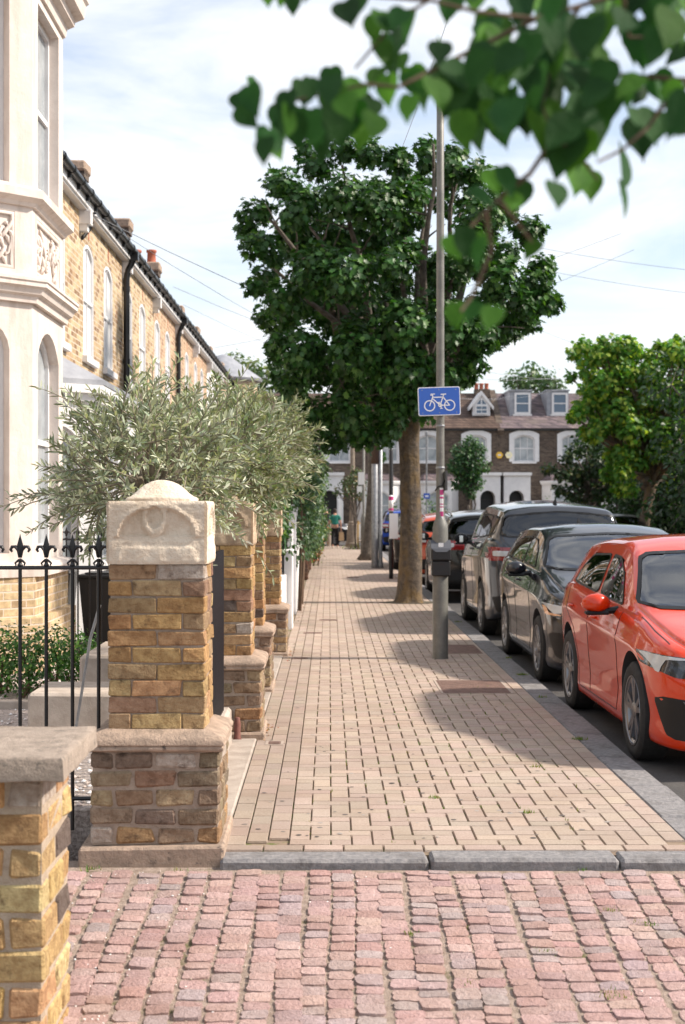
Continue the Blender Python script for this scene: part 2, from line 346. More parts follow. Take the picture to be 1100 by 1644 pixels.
# kerb stones along road and across the front
mb = MB(); y = 7.06
while y < 61.5:
    l = random.uniform(.75, 1.05); mb.cbox(1.823, 2.06+random.uniform(-.012,.012), y+.004, y+l-.004, -.3, -.006+random.uniform(-.004,.004), .014, m=0); y += l
x = -.535
for l in (1.02, .92, .86, .95, .9):
    mb.cbox(x+.004, x+l-.006, 6.865+random.uniform(-.006,.006), 7.048, -.3, .0+random.uniform(-.004,.004), .016); x += l
setting(mb.build('kerb', M['kerb'], jitter=.004, fixn=True))
# granite setts, sloping down towards the camera
def drz(Y): return -.045-.10*(6.9-Y)
bed = MB(); bed.add([(-6, 2.5, drz(2.5)-.007), (6, 2.5, drz(2.5)-.007), (6, 7.0, drz(7.0)-.007), (-6, 7.0, drz(7.0)-.007), (-6, 2.5, -1.3), (6, 2.5, -1.3), (6, 7.0, -1.3), (-6, 7.0, -1.3)], [(0,1,2,3),(4,7,6,5),(0,4,5,1),(1,5,6,2),(2,6,7,3),(3,7,4,0)])
setting(bed.build('driveway_bed', M['settjoint']))
mb = MB(); x = -1.75; ci = 0
while x < 3.3:
    w = random.uniform(.108, .128); y = 4.3+random.uniform(0, .08); wig = random.uniform(0, 6)
    g = .0055 if x > -.55 else .010
    while y < 6.83:
        l = random.uniform(.062, .100); y1 = min(y+l, 6.85)
        if y1-y > .04:
            cc = random.choice([(.52,.36,.33),(.54,.38,.345),(.49,.34,.315),(.48,.36,.34),(.52,.355,.325),(.49,.32,.29),(.45,.36,.35),(.55,.39,.355)] )
            k = tj(cc, .09, .03); N = 5; vs = []; hz = random.uniform(-.004, .004) * (1.8 if x < -.5 else 1); tx = random.uniform(-.05,.05); ty = random.uniform(-.07,.07)
            xo = .012*math.sin(y*3+wig); rot = random.uniform(-.05,.05) * (2 if x < -.6 else 1); cx, cy = x+w/2+xo, (y+y1)/2; hw, hl = w/2-g, (y1-y)/2-.0015
            for a in range(N):
                for b in range(N):
                    uu, vv = -1+2*a/(N-1), -1+2*b/(N-1)
                    e = .90 if (abs(uu) == 1 and abs(vv) == 1) else 1
                    lx, ly = uu*hw*e, vv*hl*e
                    lx += random.uniform(-.004,.004); ly += random.uniform(-.003,.003)
                    z = -.0028*(max(abs(uu), abs(vv))**8) + hz + lx*tx + ly*ty + random.uniform(-.0012,.0012)
                    vs.append((cx+lx*math.cos(rot)-ly*math.sin(rot), cy+lx*math.sin(rot)+ly*math.cos(rot), drz(cy+ly)+.0045+z))
            fs = [(a*N+b, (a+1)*N+b, (a+1)*N+b+1, a*N+b+1) for a in range(N-1) for b in range(N-1)]
            rim = [a*N for a in range(N)] + [(N-1)*N+b for b in range(1, N)] + [a*N+N-1 for a in range(N-2, -1, -1)] + [b for b in range(N-2, 0, -1)]
            n0 = len(vs); vs += [(vs[i][0], vs[i][1], vs[i][2]-.035) for i in rim]
            fs += [(rim[i], n0+i, n0+(i+1) % len(rim), rim[(i+1) % len(rim)]) for i in range(len(rim))]
            mb.add(vs, fs, k)
        y = y1+.004
    x += w; ci += 1
o = mb.build('driveway_setts', M['sett'], fixn=True, angle=24); setting(o)
# pebbles loose in the joints
mb = MB()
for k in range(520):
    if k < 380: X = random.gauss(-.85, .22); Y = random.uniform(4.9, 6.85)
    else: X = random.uniform(-.4, 2.6); Y = random.uniform(4.9, 6.84)
    r = random.uniform(.002, .006); mb.ball((X, Y, drz(Y)-.002+r*.3), (r, r*random.uniform(.7,1.2), r*.7), 6, random.choice([(.85,.8,.75),(.7,.6,.5),(.5,.4,.33),(.9,.87,.85)]))
props(mb.build('pebbles', mat('pebble', (1,1,1), (.8,.8,.8), sc=80, rough=.9, tint=True)), 'loose pale pebbles scattered between the pink driveway setts', 'pebbles', kind='stuff')
# small weeds in the joints
mb = MB()
def weed(X, Y, z, r, n):
    for _ in range(n):
        a = random.uniform(0, 6.28); d = random.uniform(0, r); h = random.uniform(.008, .03); q = random.uniform(0, 6.28)
        p = Vector((X+d*math.cos(a), Y+d*math.sin(a)*.7, z)); t = Vector((math.cos(q), math.sin(q), 0))*.004; e = Vector((math.cos(q+1.5), math.sin(q+1.5), 0))*random.uniform(.004,.015)
        mb.add([p-t, p+t, p+e+Vector((0,0,h))], [(0,1,2)], random.choice([(.10,.20,.04),(.16,.22,.05),(.22,.20,.05)]))
for X, Y, r, n in ((1.83,10.4,.06,70),(1.95,14.4,.07,80),(2.02,16.0,.05,40),(1.9,21,.06,50),(1.1,7.9,.04,20),(.62,8.3,.05,20),(1.9,12.7,.05,30),(1.35,9.3,.05,25),(1.22,6.84,.03,26),(-.72,6.85,.05,20),(-1.15,6.88,.06,30),(.9,5.9,.06,40),(1.25,6.35,.06,40),(1.38,6.2,.06,50),(.55,5.6,.05,30),(1.1,5.5,.08,50),(.35,6.1,.05,30)):
    weed(X, Y, (0 if Y > 7 else drz(Y)-.01), r, n)
for _ in range(140): weed(HX0+u*random.randint(1,16), random.uniform(7.2, 14), -.008, .012, 3)
props(mb.build('weeds', mat('weed', (1,1,1), rough=.7, tint=True, transl=.3)), 'tiny green weeds sprouting in the joints of paving and setts', 'weeds', kind='stuff')
# fallen leaves and litter beside the wall foot
mb = MB()
for _ in range(160):
    Y = random.choice([random.gauss(10.9, .25), random.gauss(16.4,.5), random.gauss(24,1.5), random.gauss(36,5), random.gauss(25.2,.3)]); X = random.gauss(-.47, .035) if Y < 25 or Y > 26 else random.gauss(1.3, .35)
    r = random.uniform(.008, .022); a = random.uniform(0, 6.28); t = Vector((math.cos(a), math.sin(a), .3))*r; s_ = Vector((-math.sin(a), math.cos(a), .2))*r*.6; p = Vector((X, Y, .004))
    mb.add([p-t, p+s_, p+t, p-s_], [(0,1,2,3)], random.choice([(.25,.12,.05),(.35,.2,.08),(.3,.08,.04),(.2,.15,.08)]))
props(mb.build('leaf_litter', mat('dry_leaf', (1,1,1), rough=.9, tint=True)), 'brown fallen leaves and litter gathered at the foot of the garden walls', 'leaf litter', kind='stuff')
# trodden-in gum and dark spots
mb = MB(); rg_ = random.Random(4)
for _ in range(260):
    X = rg_.uniform(-.5, 1.75); Y = 7.3+rg_.random()**1.6*24; r = rg_.uniform(.006, .017)
    mb.add([(X+r*math.cos(q*.7854)*rg_.uniform(.8,1.2), Y+r*math.sin(q*.7854)*rg_.uniform(.8,1.2), .0022) for q in range(8)], [tuple(range(8))], rg_.choice([(.12,.10,.09),(.20,.17,.15),(.34,.30,.27),(.09,.08,.07)]))
props(mb.build('gum_spots', mat('gum', (1,1,1), rough=.8, tint=True)), 'small dark trodden gum spots dotted over the paving', 'gum spots', kind='stuff')
# inspection covers
def cover(x0, x1, y0, y1, label, rust=True, ribs=7):
    t = thing('manhole_cover', label, 'manhole cover', ((x0+x1)/2, (y0+y1)/2, 0), 'iron covers set in the pavement')
    m = M['rustplate']; f = MB(); w = .02
    f.box(x0, x1, y0, y0+w, -.02, .004).box(x0, x1, y1-w, y1, -.02, .004).box(x0, x0+w, y0+w, y1-w, -.02, .004).box(x1-w, x1, y0+w, y1-w, -.02, .004)
    f.build('frame', M['block2'] if rust else m, t)
    p = MB(); p.box(x0+w, x1-w, y0+w, y1-w, -.02, .0025)
    n = ribs
    for i in range(n): yy = y0+w+(y1-y0-2*w)*(i+.5)/n; p.box(x0+w+.01, x1-w-.01, yy-(y1-y0)/n*.22, yy+(y1-y0)/n*.22, .0028, .006)
    p.build('plate', m, t)
M['rustplate'] = mat('rusty_iron', (.24,.15,.12), (.16,.10,.08), sc=12, rough=.85, bump=.4, bsc=80)
M['block2'] = mat('cover_frame', (.42,.34,.28), (.33,.27,.23), sc=10, rough=.9)
M['greyiron'] = mat('grey_iron', (.16,.14,.13), (.11,.095,.09), sc=20, rough=.8, bump=.3, bsc=90)
cover(1.02, 1.68, 12.95, 13.95, 'large rusty ribbed cover beside the kerb just in front of the grey lamp post', ribs=10)
cover(1.25, 1.80, 16.45, 17.55, 'brown worn cover half behind the foot of the grey lamp post')
cover(-.46, -.33, 10.15, 10.32, 'small rusty cover at the foot of the second brick gate pier', ribs=3)
cover(-.42, -.24, 15.9, 16.05, 'narrow dark cover near the fourth brick gate pier', False, 3)
cover(-.35, -.10, 19.1, 19.28, 'dark slot cover beside the low white garden wall', False, 3)
cover(-.15, .12, 21.3, 21.5, 'dark slot cover in the middle of the path before the first street tree', False, 3)
cover(.42, .72, 34.2, 34.6, 'small dark cover in front of the twin metal poles', False, 3)
# ================================================================== gate piers
BR = [(.50,.32,.14),(.55,.36,.17),(.47,.29,.13),(.40,.26,.14),(.58,.41,.21),(.48,.28,.13),(.36,.22,.14),(.44,.30,.18),(.52,.31,.13)]
BR2 = [(.30,.23,.15),(.36,.27,.17),(.33,.22,.14),(.27,.20,.13),(.40,.30,.19),(.42,.26,.13),(.24,.18,.13)]
def brickwork(x0, x1, y0, y1, z0, z1, n, pal, joint=.007, c=.0055, jit=.005, recess=.009, bw=.115):
    core = MB().box(x0+recess, x1-recess, y0+recess, y1-recess, z0, z1, m=0); bk = MB(); h = (z1-z0)/n
    for i in range(n):
        a0, a1 = z0+i*h+joint/2, z0+(i+1)*h-joint/2; alt = i % 2
        def br(p0, p1, q0, q1):
            t = tj(random.choice(pal), .16, .06); o = random.uniform(-.003,.004)
            if random.random() < .025: t = (.16,.12,.10)
            if random.random() < .03: t = (.55,.47,.40)
            bk.cbox(p0+joint/2 + (0), p1-joint/2, q0+joint/2, q1-joint/2, a0, a1, c, t, jit=jit)
        if alt:
            k = max(1, round((x1-x0)/(2*bw)))
            for j in range(k):
                p0, p1 = x0-joint/2+j*(x1-x0+joint)/k, x0-joint/2+(j+1)*(x1-x0+joint)/k
                br(p0, p1, y0-joint/2, y0+bw); br(p0, p1, y1-bw, y1+joint/2)
            m_ = max(1, round((y1-y0-2*bw)/(2*bw)))
            for j in range(m_):
                q0, q1 = y0+bw+j*(y1-y0-2*bw)/m_, y0+bw+(j+1)*(y1-y0-2*bw)/m_
                br(x0-joint/2, x0+bw, q0, q1); br(x1-bw, x1+joint/2, q0, q1)
        else:
            k = max(1, round((y1-y0)/(2*bw)))
            for j in range(k):
                q0, q1 = y0-joint/2+j*(y1-y0+joint)/k, y0-joint/2+(j+1)*(y1-y0+joint)/k
                br(x0-joint/2, x0+bw, q0, q1); br(x1-bw, x1+joint/2, q0, q1)
            m_ = max(1, round((x1-x0-2*bw)/(2*bw)))
            for j in range(m_):
                p0, p1 = x0+bw+j*(x1-x0-2*bw)/m_, x0+bw+(j+1)*(x1-x0-2*bw)/m_
                br(p0, p1, y0-joint/2, y0+bw); br(p0, p1, y1-bw, y1+joint/2)
    return core, bk
def merge(a, b, m):
    n = len(a.v); a.v += b.v; a.f += [tuple(i+n for i in f) for f in b.f]; a.t += b.t; a.m += [m]*len(b.f); return a
def sqloft(mb, cx, cy, rings, n=8, power=1.0, jit=0, tint=(1,1,1), m=0):
    vs = []; 
    for r, z in rings:
        for k in range(4*n):
            s_, q = divmod(k, n); tt = -1+2*q/n
            p = [(tt,-1),(1,tt),(-tt,1),(-1,-tt)][s_]
            ln = math.hypot(*p); sc = 1 if power == 1 else (1/ln)*power+(1-power)
            vs.append((cx+p[0]*r*sc+random.uniform(-jit,jit), cy+p[1]*r*sc+random.uniform(-jit,jit), z+random.uniform(-jit,jit)*.6))
    K = 4*n; fs = [(i*K+k, i*K+(k+1) % K, (i+1)*K+(k+1) % K, (i+1)*K+k) for i in range(len(rings)-1) for k in range(K)]
    fs += [tuple(range(K-1,-1,-1)), tuple(range((len(rings)-1)*K, len(rings)*K))]
    return mb.add(vs, fs, tint, m)
def ss(a, b, x):
    t = min(1, max(0, (x-a)/(b-a))); return t*t*(3-2*t)
def capblock(cx, cy, h, z0, z1):
    mb = MB(); N = 44
    def disp(uu, v):
        d = 0.0
        r = math.sqrt((uu/.83)**2 + (max(0, v-.42)/.53)**2)
        ins = (1-ss(.86, .94, r)) * ss(.42, .45, v)
        d -= .019*ins
        rim = ss(.84,.90,r)*(1-ss(.98,1.05,r))*ss(.42,.45,v); d += .007*rim
        q = math.hypot((uu+.04), (v-.74)*.82); d += .022*(1-ss(.22,.29,q))*ins; d -= .020*(1-ss(.125,.155,q))
        d -= .007*math.exp(-((v-.40)/.018)**2)*(1-ss(.86,.97,abs(uu)))
        w = .82-.5*max(0, v-.12); d += .008*(1-ss(w-.04, w+.02, abs(uu)))*(1-ss(.25,.31,v))
        d -= .014*ss(.95,1.0,abs(uu))**2 + .008*ss(.96,1,v) + .006*ss(.05,0,v)
        return d
    for s_ in range(4):
        ca, sa = math.cos(s_*math.pi/2), math.sin(s_*math.pi/2); vs = []
        for a in range(N+1):
            for b in range(N+1):
                uu, v = -1+2*a/N, b/N; d = disp(uu, v) + .004*noise.noise(Vector((uu*4+s_*9, v*4, 3)))+.0018*noise.noise(Vector((uu*14+s_*9, v*14, 3)))
                e = disp(1, v) if abs(uu) == 1 else None
                lx, ly = uu*h, -(h+d)
                if abs(uu) > .999: lx = math.copysign(h-.014, uu); ly = -(h-.014)
                vs.append((cx+lx*ca-ly*sa, cy+lx*sa+ly*ca, z0+(z1-z0)*v))
        mb.add(vs, [(a*(N+1)+b, (a+1)*(N+1)+b, (a+1)*(N+1)+b+1, a*(N+1)+b+1) for a in range(N) for b in range(N)])
    hh = h-.014
    mb.add([(cx-hh,cy-hh,z1),(cx+hh,cy-hh,z1),(cx+hh,cy+hh,z1),(cx-hh,cy+hh,z1),(cx-hh,cy-hh,z0),(cx+hh,cy-hh,z0),(cx+hh,cy+hh,z0),(cx-hh,cy+hh,z0)], [(0,1,2,3),(7,6,5,4)])
    return mb
PG = 'brick gate piers with stone caps along the pavement'
def gate_pier(xr, yf, label, finial=True, seed=1, cap='capstone2'):
    random.seed(seed)
    w = .477; x1 = xr; x0 = xr-w; y0 = yf; y1 = yf+w; cx, cy = (x0+x1)/2, (y0+y1)/2
    t = thing('gate_pier', label, 'gate pier', (cx, cy, 0), PG)
    c, b = brickwork(x0, x1, y0, y1, .597, 1.42, 10, BR); merge(c, b, 1).build('shaft', [M['mortar'], M['brick']], t, jitter=.003, fixn=True)
    h = .315
    c, b = brickwork(cx-h, cx+h, cy-h, cy+h, .048, .508, 5, BR2, joint=.011, c=.011, jit=.006); merge(c, b, 1).build('plinth', [M['mortar'], M['brick']], t, jitter=.004, fixn=True)
    m = sqloft(MB(), cx, cy, [(.325,.505),(.335,.512),(.336,.524),(.330,.531),(.338,.538),(.338,.555),(.325,.574),(.285,.590),(.25,.603),(.235,.604)], 8, jit=.002)
    m.build('moulding', M['mould'], t, jitter=.003, angle=50)
    MB().cbox(cx-.37, cx+.335, cy-.36, cy+.34, -.3, .046, .012, jit=.006).build('footing', M['mould'], t, jitter=.006, fixn=True)
    capblock(cx, cy, .248, 1.417, 1.730).build('capstone', M[cap], t, smooth=False, angle=40)
    if finial:
        sqloft(MB(), cx, cy, [(.182,1.725),(.184,1.742),(.176,1.749),(.160,1.753),(.138,1.770),(.112,1.795),(.085,1.815),(.055,1.829),(.025,1.836),(.004,1.837)], 6, power=.55, jit=.0015).build('finial', M[cap], t, jitter=.003, angle=45)
    return t
random.seed(3)
p1 = gate_pier(-.615, 7.03, 'nearest brick gate pier with pale carved capstone on an old brick plinth', seed=11, cap='capstone')
gate_pier(-.575, 10.50, 'brick gate pier under the olive branches just beyond the black side railings', seed=12)
gate_pier(-.612, 13.13, 'middle brick gate pier standing between two other piers under the olive tree', seed=13)
p4 = gate_pier(-.565, 16.3, 'darker flat topped brick gate pier next to the low white wall', finial=False, seed=14)
p4.scale = (1, 1, .965)
# near blurred pier
random.seed(5)
t = thing('boundary_pier', 'low yellow brick pier with a grey slab coping in the near left corner', 'brick pier', (-1.25, 5.13, 0))
NB = [(.62,.42,.18),(.56,.36,.15),(.66,.47,.22),(.60,.36,.17),(.50,.31,.15),(.68,.50,.26)]
c, b = brickwork(-1.52, -.985, 4.88, 5.40, -.30, .77, 9, NB, joint=.016, c=.010, jit=.006, recess=.007, bw=.125)
merge(c, b, 1).build('shaft', [mat('lime_mortar', (.52,.42,.32), (.40,.31,.23), sc=14, rough=1, bump=.8, bsc=60), M['brick']], t, jitter=.006, fixn=True)
sqloft(MB(), -1.25, 5.14, [(.34,.772),(.352,.776),(.352,.845),(.345,.853),(.32,.856)], 10, jit=.002).build('coping', M['stone'], t, jitter=.005, angle=50)
# ================================================================== gardens
g = MB().box(-3.4, -.86, 7.5, 16.2, -.39, .10).box(-3.3, -1.52, 5.45, 7.5, -.39, .0).build('garden_gravel', M['gravel']); setting(g)
setting(MB().box(-4.2, -.70, 16.2, 61, -.39, .06).build('garden_soil', M['earth']))
# loose stones of the gravel
mb = MB(); random.seed(8)
for _ in range(2600):
    X = random.uniform(-2.9, -1.05); Y = random.uniform(7.6, 15.8) if random.random() < .8 else random.uniform(7.6, 11); r = random.uniform(.008, .02)
    mb.ball((X, Y, .10+r*.3), (r, r*1.2, r*.7), 5, random.choice([(.8,.74,.7),(.62,.52,.47),(.85,.82,.8),(.45,.38,.34)]))
props(mb.build('gravel_stones', M['pebble_'] if 'pebble_' in M else mat('gravel_stone', (1,1,1), rough=.95, tint=True)), 'pale loose gravel stones covering the front garden', 'gravel', kind='stuff')
setting(MB().cbox(-.752, -.533, 7.17, 10.30, -.2, .018, .01).cbox(-.752, -.533, 10.31, 16.2, -.2, .010, .008).build('threshold_slab', M['concrete'], jitter=.003, fixn=True))
t = thing('dwarf_wall', 'low rendered dwarf wall carrying the black side railings', 'low wall', (-.78, 8.8, 0))
MB().cbox(-.86, -.70, 7.56, 10.16, -.1, .27, .02, jit=.004).build('wall', M['palestone'], t, jitter=.004, fixn=True)
def finial_mb(mb, x, y, z, s=1.0):
    """fleur-de-lis spike, .17 m tall at s=1"""
    def P(a, h): return (x+a*s, y, z+h*s)
    mb.lathe([(.006*s,0),(.010*s,.004*s),(.016*s,.010*s),(.010*s,.018*s),(.008*s,.03*s),(.013*s,.036*s),(.008*s,.043*s)], (x,y,z), 8)
    mb.add([P(0,.04), (x+.019*s, y, z+.10*s), P(0,.17), (x-.019*s, y, z+.10*s), (x, y-.009*s, z+.10*s), (x, y+.009*s, z+.10*s)], [(0,1,4),(1,2,4),(2,3,4),(3,0,4),(1,0,5),(2,1,5),(3,2,5),(0,3,5)])
    for sg in (-1, 1):
        mb.tube([P(sg*.004,.048), P(sg*.010,.085), P(sg*.024,.104), P(sg*.041,.103), P(sg*.048,.088), P(sg*.040,.077)], [.006*s,.008*s,.010*s,.0095*s,.008*s,.006*s], 6)
        mb.tube([P(sg*.003,.040), P(sg*.014,.030), P(sg*.025,.020), P(sg*.020,.008)], [.005*s,.0065*s,.006*s,.004*s], 6)
def railing(name, x0, y0, x1, y1, n, zr, zt, zb, label, s=1.0, r=.0095, fin=True, low=None):
    t = thing(name, label, 'railings', ((x0+x1)/2, (y0+y1)/2, zb)); d = Vector((x1-x0, y1-y0, 0))
    MB().tube([(x0, y0, zr), (x1, y1, zr)], .0115, 6).build('rail', M['black'], t)
    if low: MB().tube([(x0, y0, low), (x1, y1, low)], .0115, 6).build('rail', M['black'], t)
    b = MB().lathe([(r, 0), (r, zt-zb-(.17*s if fin else 0))], (0,0,0), 8)
    if fin: finial_mb(b, 0, 0, zt-zb-.17*s, s)
    first = None
    for i in range(n):
        q = (i+.5)/n; loc = Vector((x0, y0, zb)) + d*q - t.location
        if first is None: first = b.build('bar', M['black'], None, angle=60); o = first
        else: o = first.copy(); COL.objects.link(o)
        o.parent = t; o.location = loc
    return t
railing('railings', -2.70, 7.22, -1.105, 7.22, 12, 1.392, 1.565, .06, 'black railings with fleur-de-lis tips joining the near gate pier', s=1.0, low=.22)
railing('railings', -2.95, 15.6, -.9, 15.6, 16, 1.345, 1.49, .06, 'distant black fleur-de-lis railings crossing the garden behind the bins', s=.95, low=.2)
railing('railings', -.757, 7.62, -.757, 10.02, 26, 1.36, 1.40, .27, 'black plain side railings between the first and second gate piers', r=.017, fin=False, low=.36)
# low stone path walls, rod, bins, pipe
random.seed(9)
t = thing('garden_step_wall', 'low pale stone step wall behind the near railings', 'low wall', (-1.75, 10.6, .1))
MB().cbox(-2.17, -1.0, 10.2, 10.9, .05, .36, .02, jit=.006).build('lower_block', M['palestone'], t, jitter=.006, fixn=True)
MB().cbox(-1.97, -1.0, 11.2, 12.4, .05, .53, .02, jit=.006).build('upper_block', M['palestone'], t, jitter=.006, fixn=True)
t = thing('garden_edging', 'narrow stone edging between gravel and box hedge', 'edging', (-2.5, 11.35, .1)); MB().cbox(-3.3, -2.19, 11.25, 11.35, .05, .165, .01).build('edging', M['palestone'], t, fixn=True)
t = thing('metal_rod', 'thin grey metal rod leaning against the back of the near gate pier', 'rod', (-1.55, 8.6, .1)); MB().tube([(-1.53, 8.5, .28), (-1.42, 8.45, .92), (-1.36, 8.43, 1.12)], .009, 8).build('rod', M['galv'], t)
t = thing('pipe_stub', 'short rusty red pipe stub standing by the dwarf wall end', 'pipe', (-.668, 10.32, 0)); MB().lathe([(.03,0),(.03,.02),(.024,.03),(.024,.13),(.018,.17),(.012,.175)], (-.668, 10.32, .0), 12).build('pipe', mat('rusty_pipe', (.20,.075,.055), (.13,.05,.04), sc=30, rough=.8), t, smooth=True)
def bin_(loc, rz, label):
    t = thing('wheelie_bin', label, 'wheelie bin', loc, 'black bins in the front garden')
    x, y, z = loc
    MB().add([(x-.2,y-.22,z+.05),(x+.2,y-.22,z+.05),(x+.2,y+.22,z+.05),(x-.2,y+.22,z+.05),(x-.26,y-.28,z+.78),(x+.26,y-.28,z+.78),(x+.26,y+.28,z+.78),(x-.26,y+.28,z+.78)], [(0,3,2,1),(4,5,6,7),(0,1,5,4),(1,2,6,5),(2,3,7,6),(3,0,4,7)]).build('body', M['plastic'], t)
    MB().cbox(x-.275, x+.275, y-.31, y+.29, z+.782, z+.83, .015).cbox(x-.2, x+.2, y-.25, y+.2, z+.832, z+.85, .01).build('lid', M['plastic'], t, fixn=True)
    MB().tube([(x-.22, y+.33, z+.80), (x+.22, y+.33, z+.80)], .014, 8).build('handle', M['plastic'], t)
    for sg in (-1, 1): MB().lathe([(.09,-.02),(.1,-.015),(.1,.015),(.09,.02)], (x+sg*.22, y+.26, z+.1), 14, 'x').build('wheel', M['rubber'], t)
    return t
bin_((-2.60, 16.5, .10), 0, 'larger black wheelie bin in the garden left of the near gate pier')
bin_((-3.35, 17.2, .10), 0, 'black wheelie bin tucked behind the white bay at the far left')
# low white wall with black slats after the fourth pier, gate posts
t = thing('garden_wall', 'low white garden wall topped with black slats beyond the fourth pier', 'garden wall', (-.62, 18.3, 0))
MB().box(-.72, -.60, 16.86, 19.85, -.1, .76).build('wall', M['whitewall'], t)
for i in range(13): MB().box(-.70, -.665, 16.87, 19.84, .79+i*.045, .822+i*.045).build('slat', M['black'], t)
for i, yy in enumerate((16.9, 19.8)): MB().box(-.66, -.63, yy-.02, yy+.02, .76, 1.37).build('post', M['black'], t)
t = thing('white_post', 'white rendered gatepost at the end of the black slatted wall', 'gatepost', (-.6, 20.1, 0)); MB().cbox(-.68, -.515, 19.9, 20.3, -.1, 1.07, .01).cbox(-.69, -.505, 19.89, 20.31, 1.07, 1.10, .01).build('post', M['whitewall'], t, fixn=True)
t = thing('white_gate', 'tall white boarded gate seen edge on behind the white gatepost', 'gate', (-.6, 22, 0)); g_ = MB()
for i in range(9): g_.box(-.60, -.57, 21.35+i*.13, 21.47+i*.13, .06, 1.35)
g_.box(-.63, -.60, 21.35, 22.5, .3, .4).box(-.63, -.60, 21.35, 22.5, 1.1, 1.2); g_.build('gate_leaf', M['white'], t); MB().box(-.64, -.53, 22.52, 22.64, 0, 1.62).build('post', M['white'], t)
t = thing('white_boundary_wall', 'long white garden wall under the clipped hedge', 'garden wall', (-.55, 26.5, 0)); MB().box(-.66, -.53, 23.4, 29.0, -.1, 1.0).box(-.68, -.51, 23.39, 29.01, 1.0, 1.04).build('wall', M['whitewall'], t)
t = thing('grey_post', 'slim grey post with a round top rising from the ivy', 'post', (-.56, 23.1, 0)); MB().lathe([(.05,0),(.05,1.55),(.07,1.58),(.07,1.70),(.03,1.74)], (-.58, 23.1, 0), 12).build('post', M['white'], t)
for i, (yy, h, lb) in enumerate(((33.2, 1.0, 'short red brown brick pier beyond the white wall'), (38.5, .95, 'small brick pier half hidden by the flowering bush'))):
    t = thing('brick_pier', lb, 'brick pier', (-.6, yy, 0), 'short brick piers beyond the hedge'); c, b = brickwork(-.76, -.5, yy, yy+.35, 0, h, 11, [(.20,.10,.07),(.28,.14,.09),(.16,.09,.07)]); merge(c, b, 1).build('shaft', [M['mortar'], M['brick']], t, fixn=True)
    MB().cbox(-.79, -.47, yy-.03, yy+.38, h, h+.06, .01).build('cap', M['palestone'], t, fixn=True)
t = thing('brick_wall', 'low brick garden wall running toward the end of the street', 'garden wall', (-.62, 45, 0)); MB().box(-.72, -.58, 33.6, 38.4, -.1, .6).box(-.72, -.58, 39, 60.5, -.1, .8).build('wall', M['darkbrick'], t)
# ================================================================== windows and houses
class Fr:
    def __init__(s, o, T, N): s.o = Vector(o); s.T = Vector(T).normalized(); s.N = Vector(N).normalized()
    def p(s, u, d, z): return s.o + s.T*u + s.N*d + Vector((0,0,z))
    def box(s, mb, u0, u1, d0, d1, z0, z1, m=0):
        vs = [s.p(*q) for q in ((u0,d0,z0),(u1,d0,z0),(u1,d1,z0),(u0,d1,z0),(u0,d0,z1),(u1,d0,z1),(u1,d1,z1),(u0,d1,z1))]
        mb.add(vs, [(0,3,2,1),(4,5,6,7),(0,1,5,4),(1,2,6,5),(2,3,7,6),(3,0,4,7)], m=m); return mb
    def prism(s, mb, pts, d0, d1, m=0):
        n = len(pts); vs = [s.p(a, d0, b) for a, b in pts] + [s.p(a, d1, b) for a, b in pts]
        mb.add(vs, [tuple(range(n)), tuple(range(2*n-1, n-1, -1))] + [(i, n+i, n+(i+1) % n, (i+1) % n) for i in range(n)], m=m); return mb
    def ring(s, mb, po, pi, d0, d1, m=0):
        n = len(po); vs = [s.p(a, d1, b) for a, b in po]+[s.p(a, d1, b) for a, b in pi]+[s.p(a, d0, b) for a, b in pi]+[s.p(a, d0, b) for a, b in po]
        fs = []
        for i in range(n):
            j = (i+1) % n; fs += [(i, j, n+j, n+i), (n+i, n+j, 2*n+j, 2*n+i), (i, 3*n+i, 3*n+j, j)]
        mb.add(vs, fs, m=m); return mb
def opening(u0, u1, z0, z1, rise): return arch(u0, u1, z0, z1, rise) if rise else [(u0,z0),(u1,z0),(u1,z1),(u0,z1)]
def window(par, fr, u0, u1, z0, z1, depth=.15, rise=0, pane='pane', bars=0, sill=True, fw=.06, name='window', surround=0):
    f = MB(); fr.ring(f, opening(u0+.002, u1-.002, z0+.002, z1-.002, rise), opening(u0+fw, u1-fw, z0+fw, z1-fw, rise*.9 if rise else 0), -depth+.003, -depth+.06)
    zm = (z0+z1)/2; fr.box(f, u0+fw, u1-fw, -depth+.012, -depth+.052, zm-.028, zm+.028)
    for k in range(bars):
        uu = u0+(u1-u0)*(k+1)/(bars+1); fr.box(f, uu-.014, uu+.014, -depth+.014, -depth+.045, z0+fw, z1-fw)
    w = f.build(name, M['white'], par, fixn=True)
    g = MB(); fr.prism(g, opening(u0+.01, u1-.01, z0+.01, z1-.01, rise), -depth+.004, -depth+.02); g.build('pane', M[pane], w, fixn=True)
    if sill: s_ = MB(); fr.box(s_, u0-.09, u1+.09, -depth+.06, .075, z0-.10, z0-.004); s_.build('sill', M['white'], w)
    if surround:
        s_ = MB(); a, b = opening(u0-.001, u1+.001, z0, z1+.001, rise), opening(u0-surround, u1+surround, z0-.0, z1+surround*1.15, rise)
        fr.ring(s_, b, a, .002, .055); s_.build('surround', M['white'], w, fixn=True)
    return w
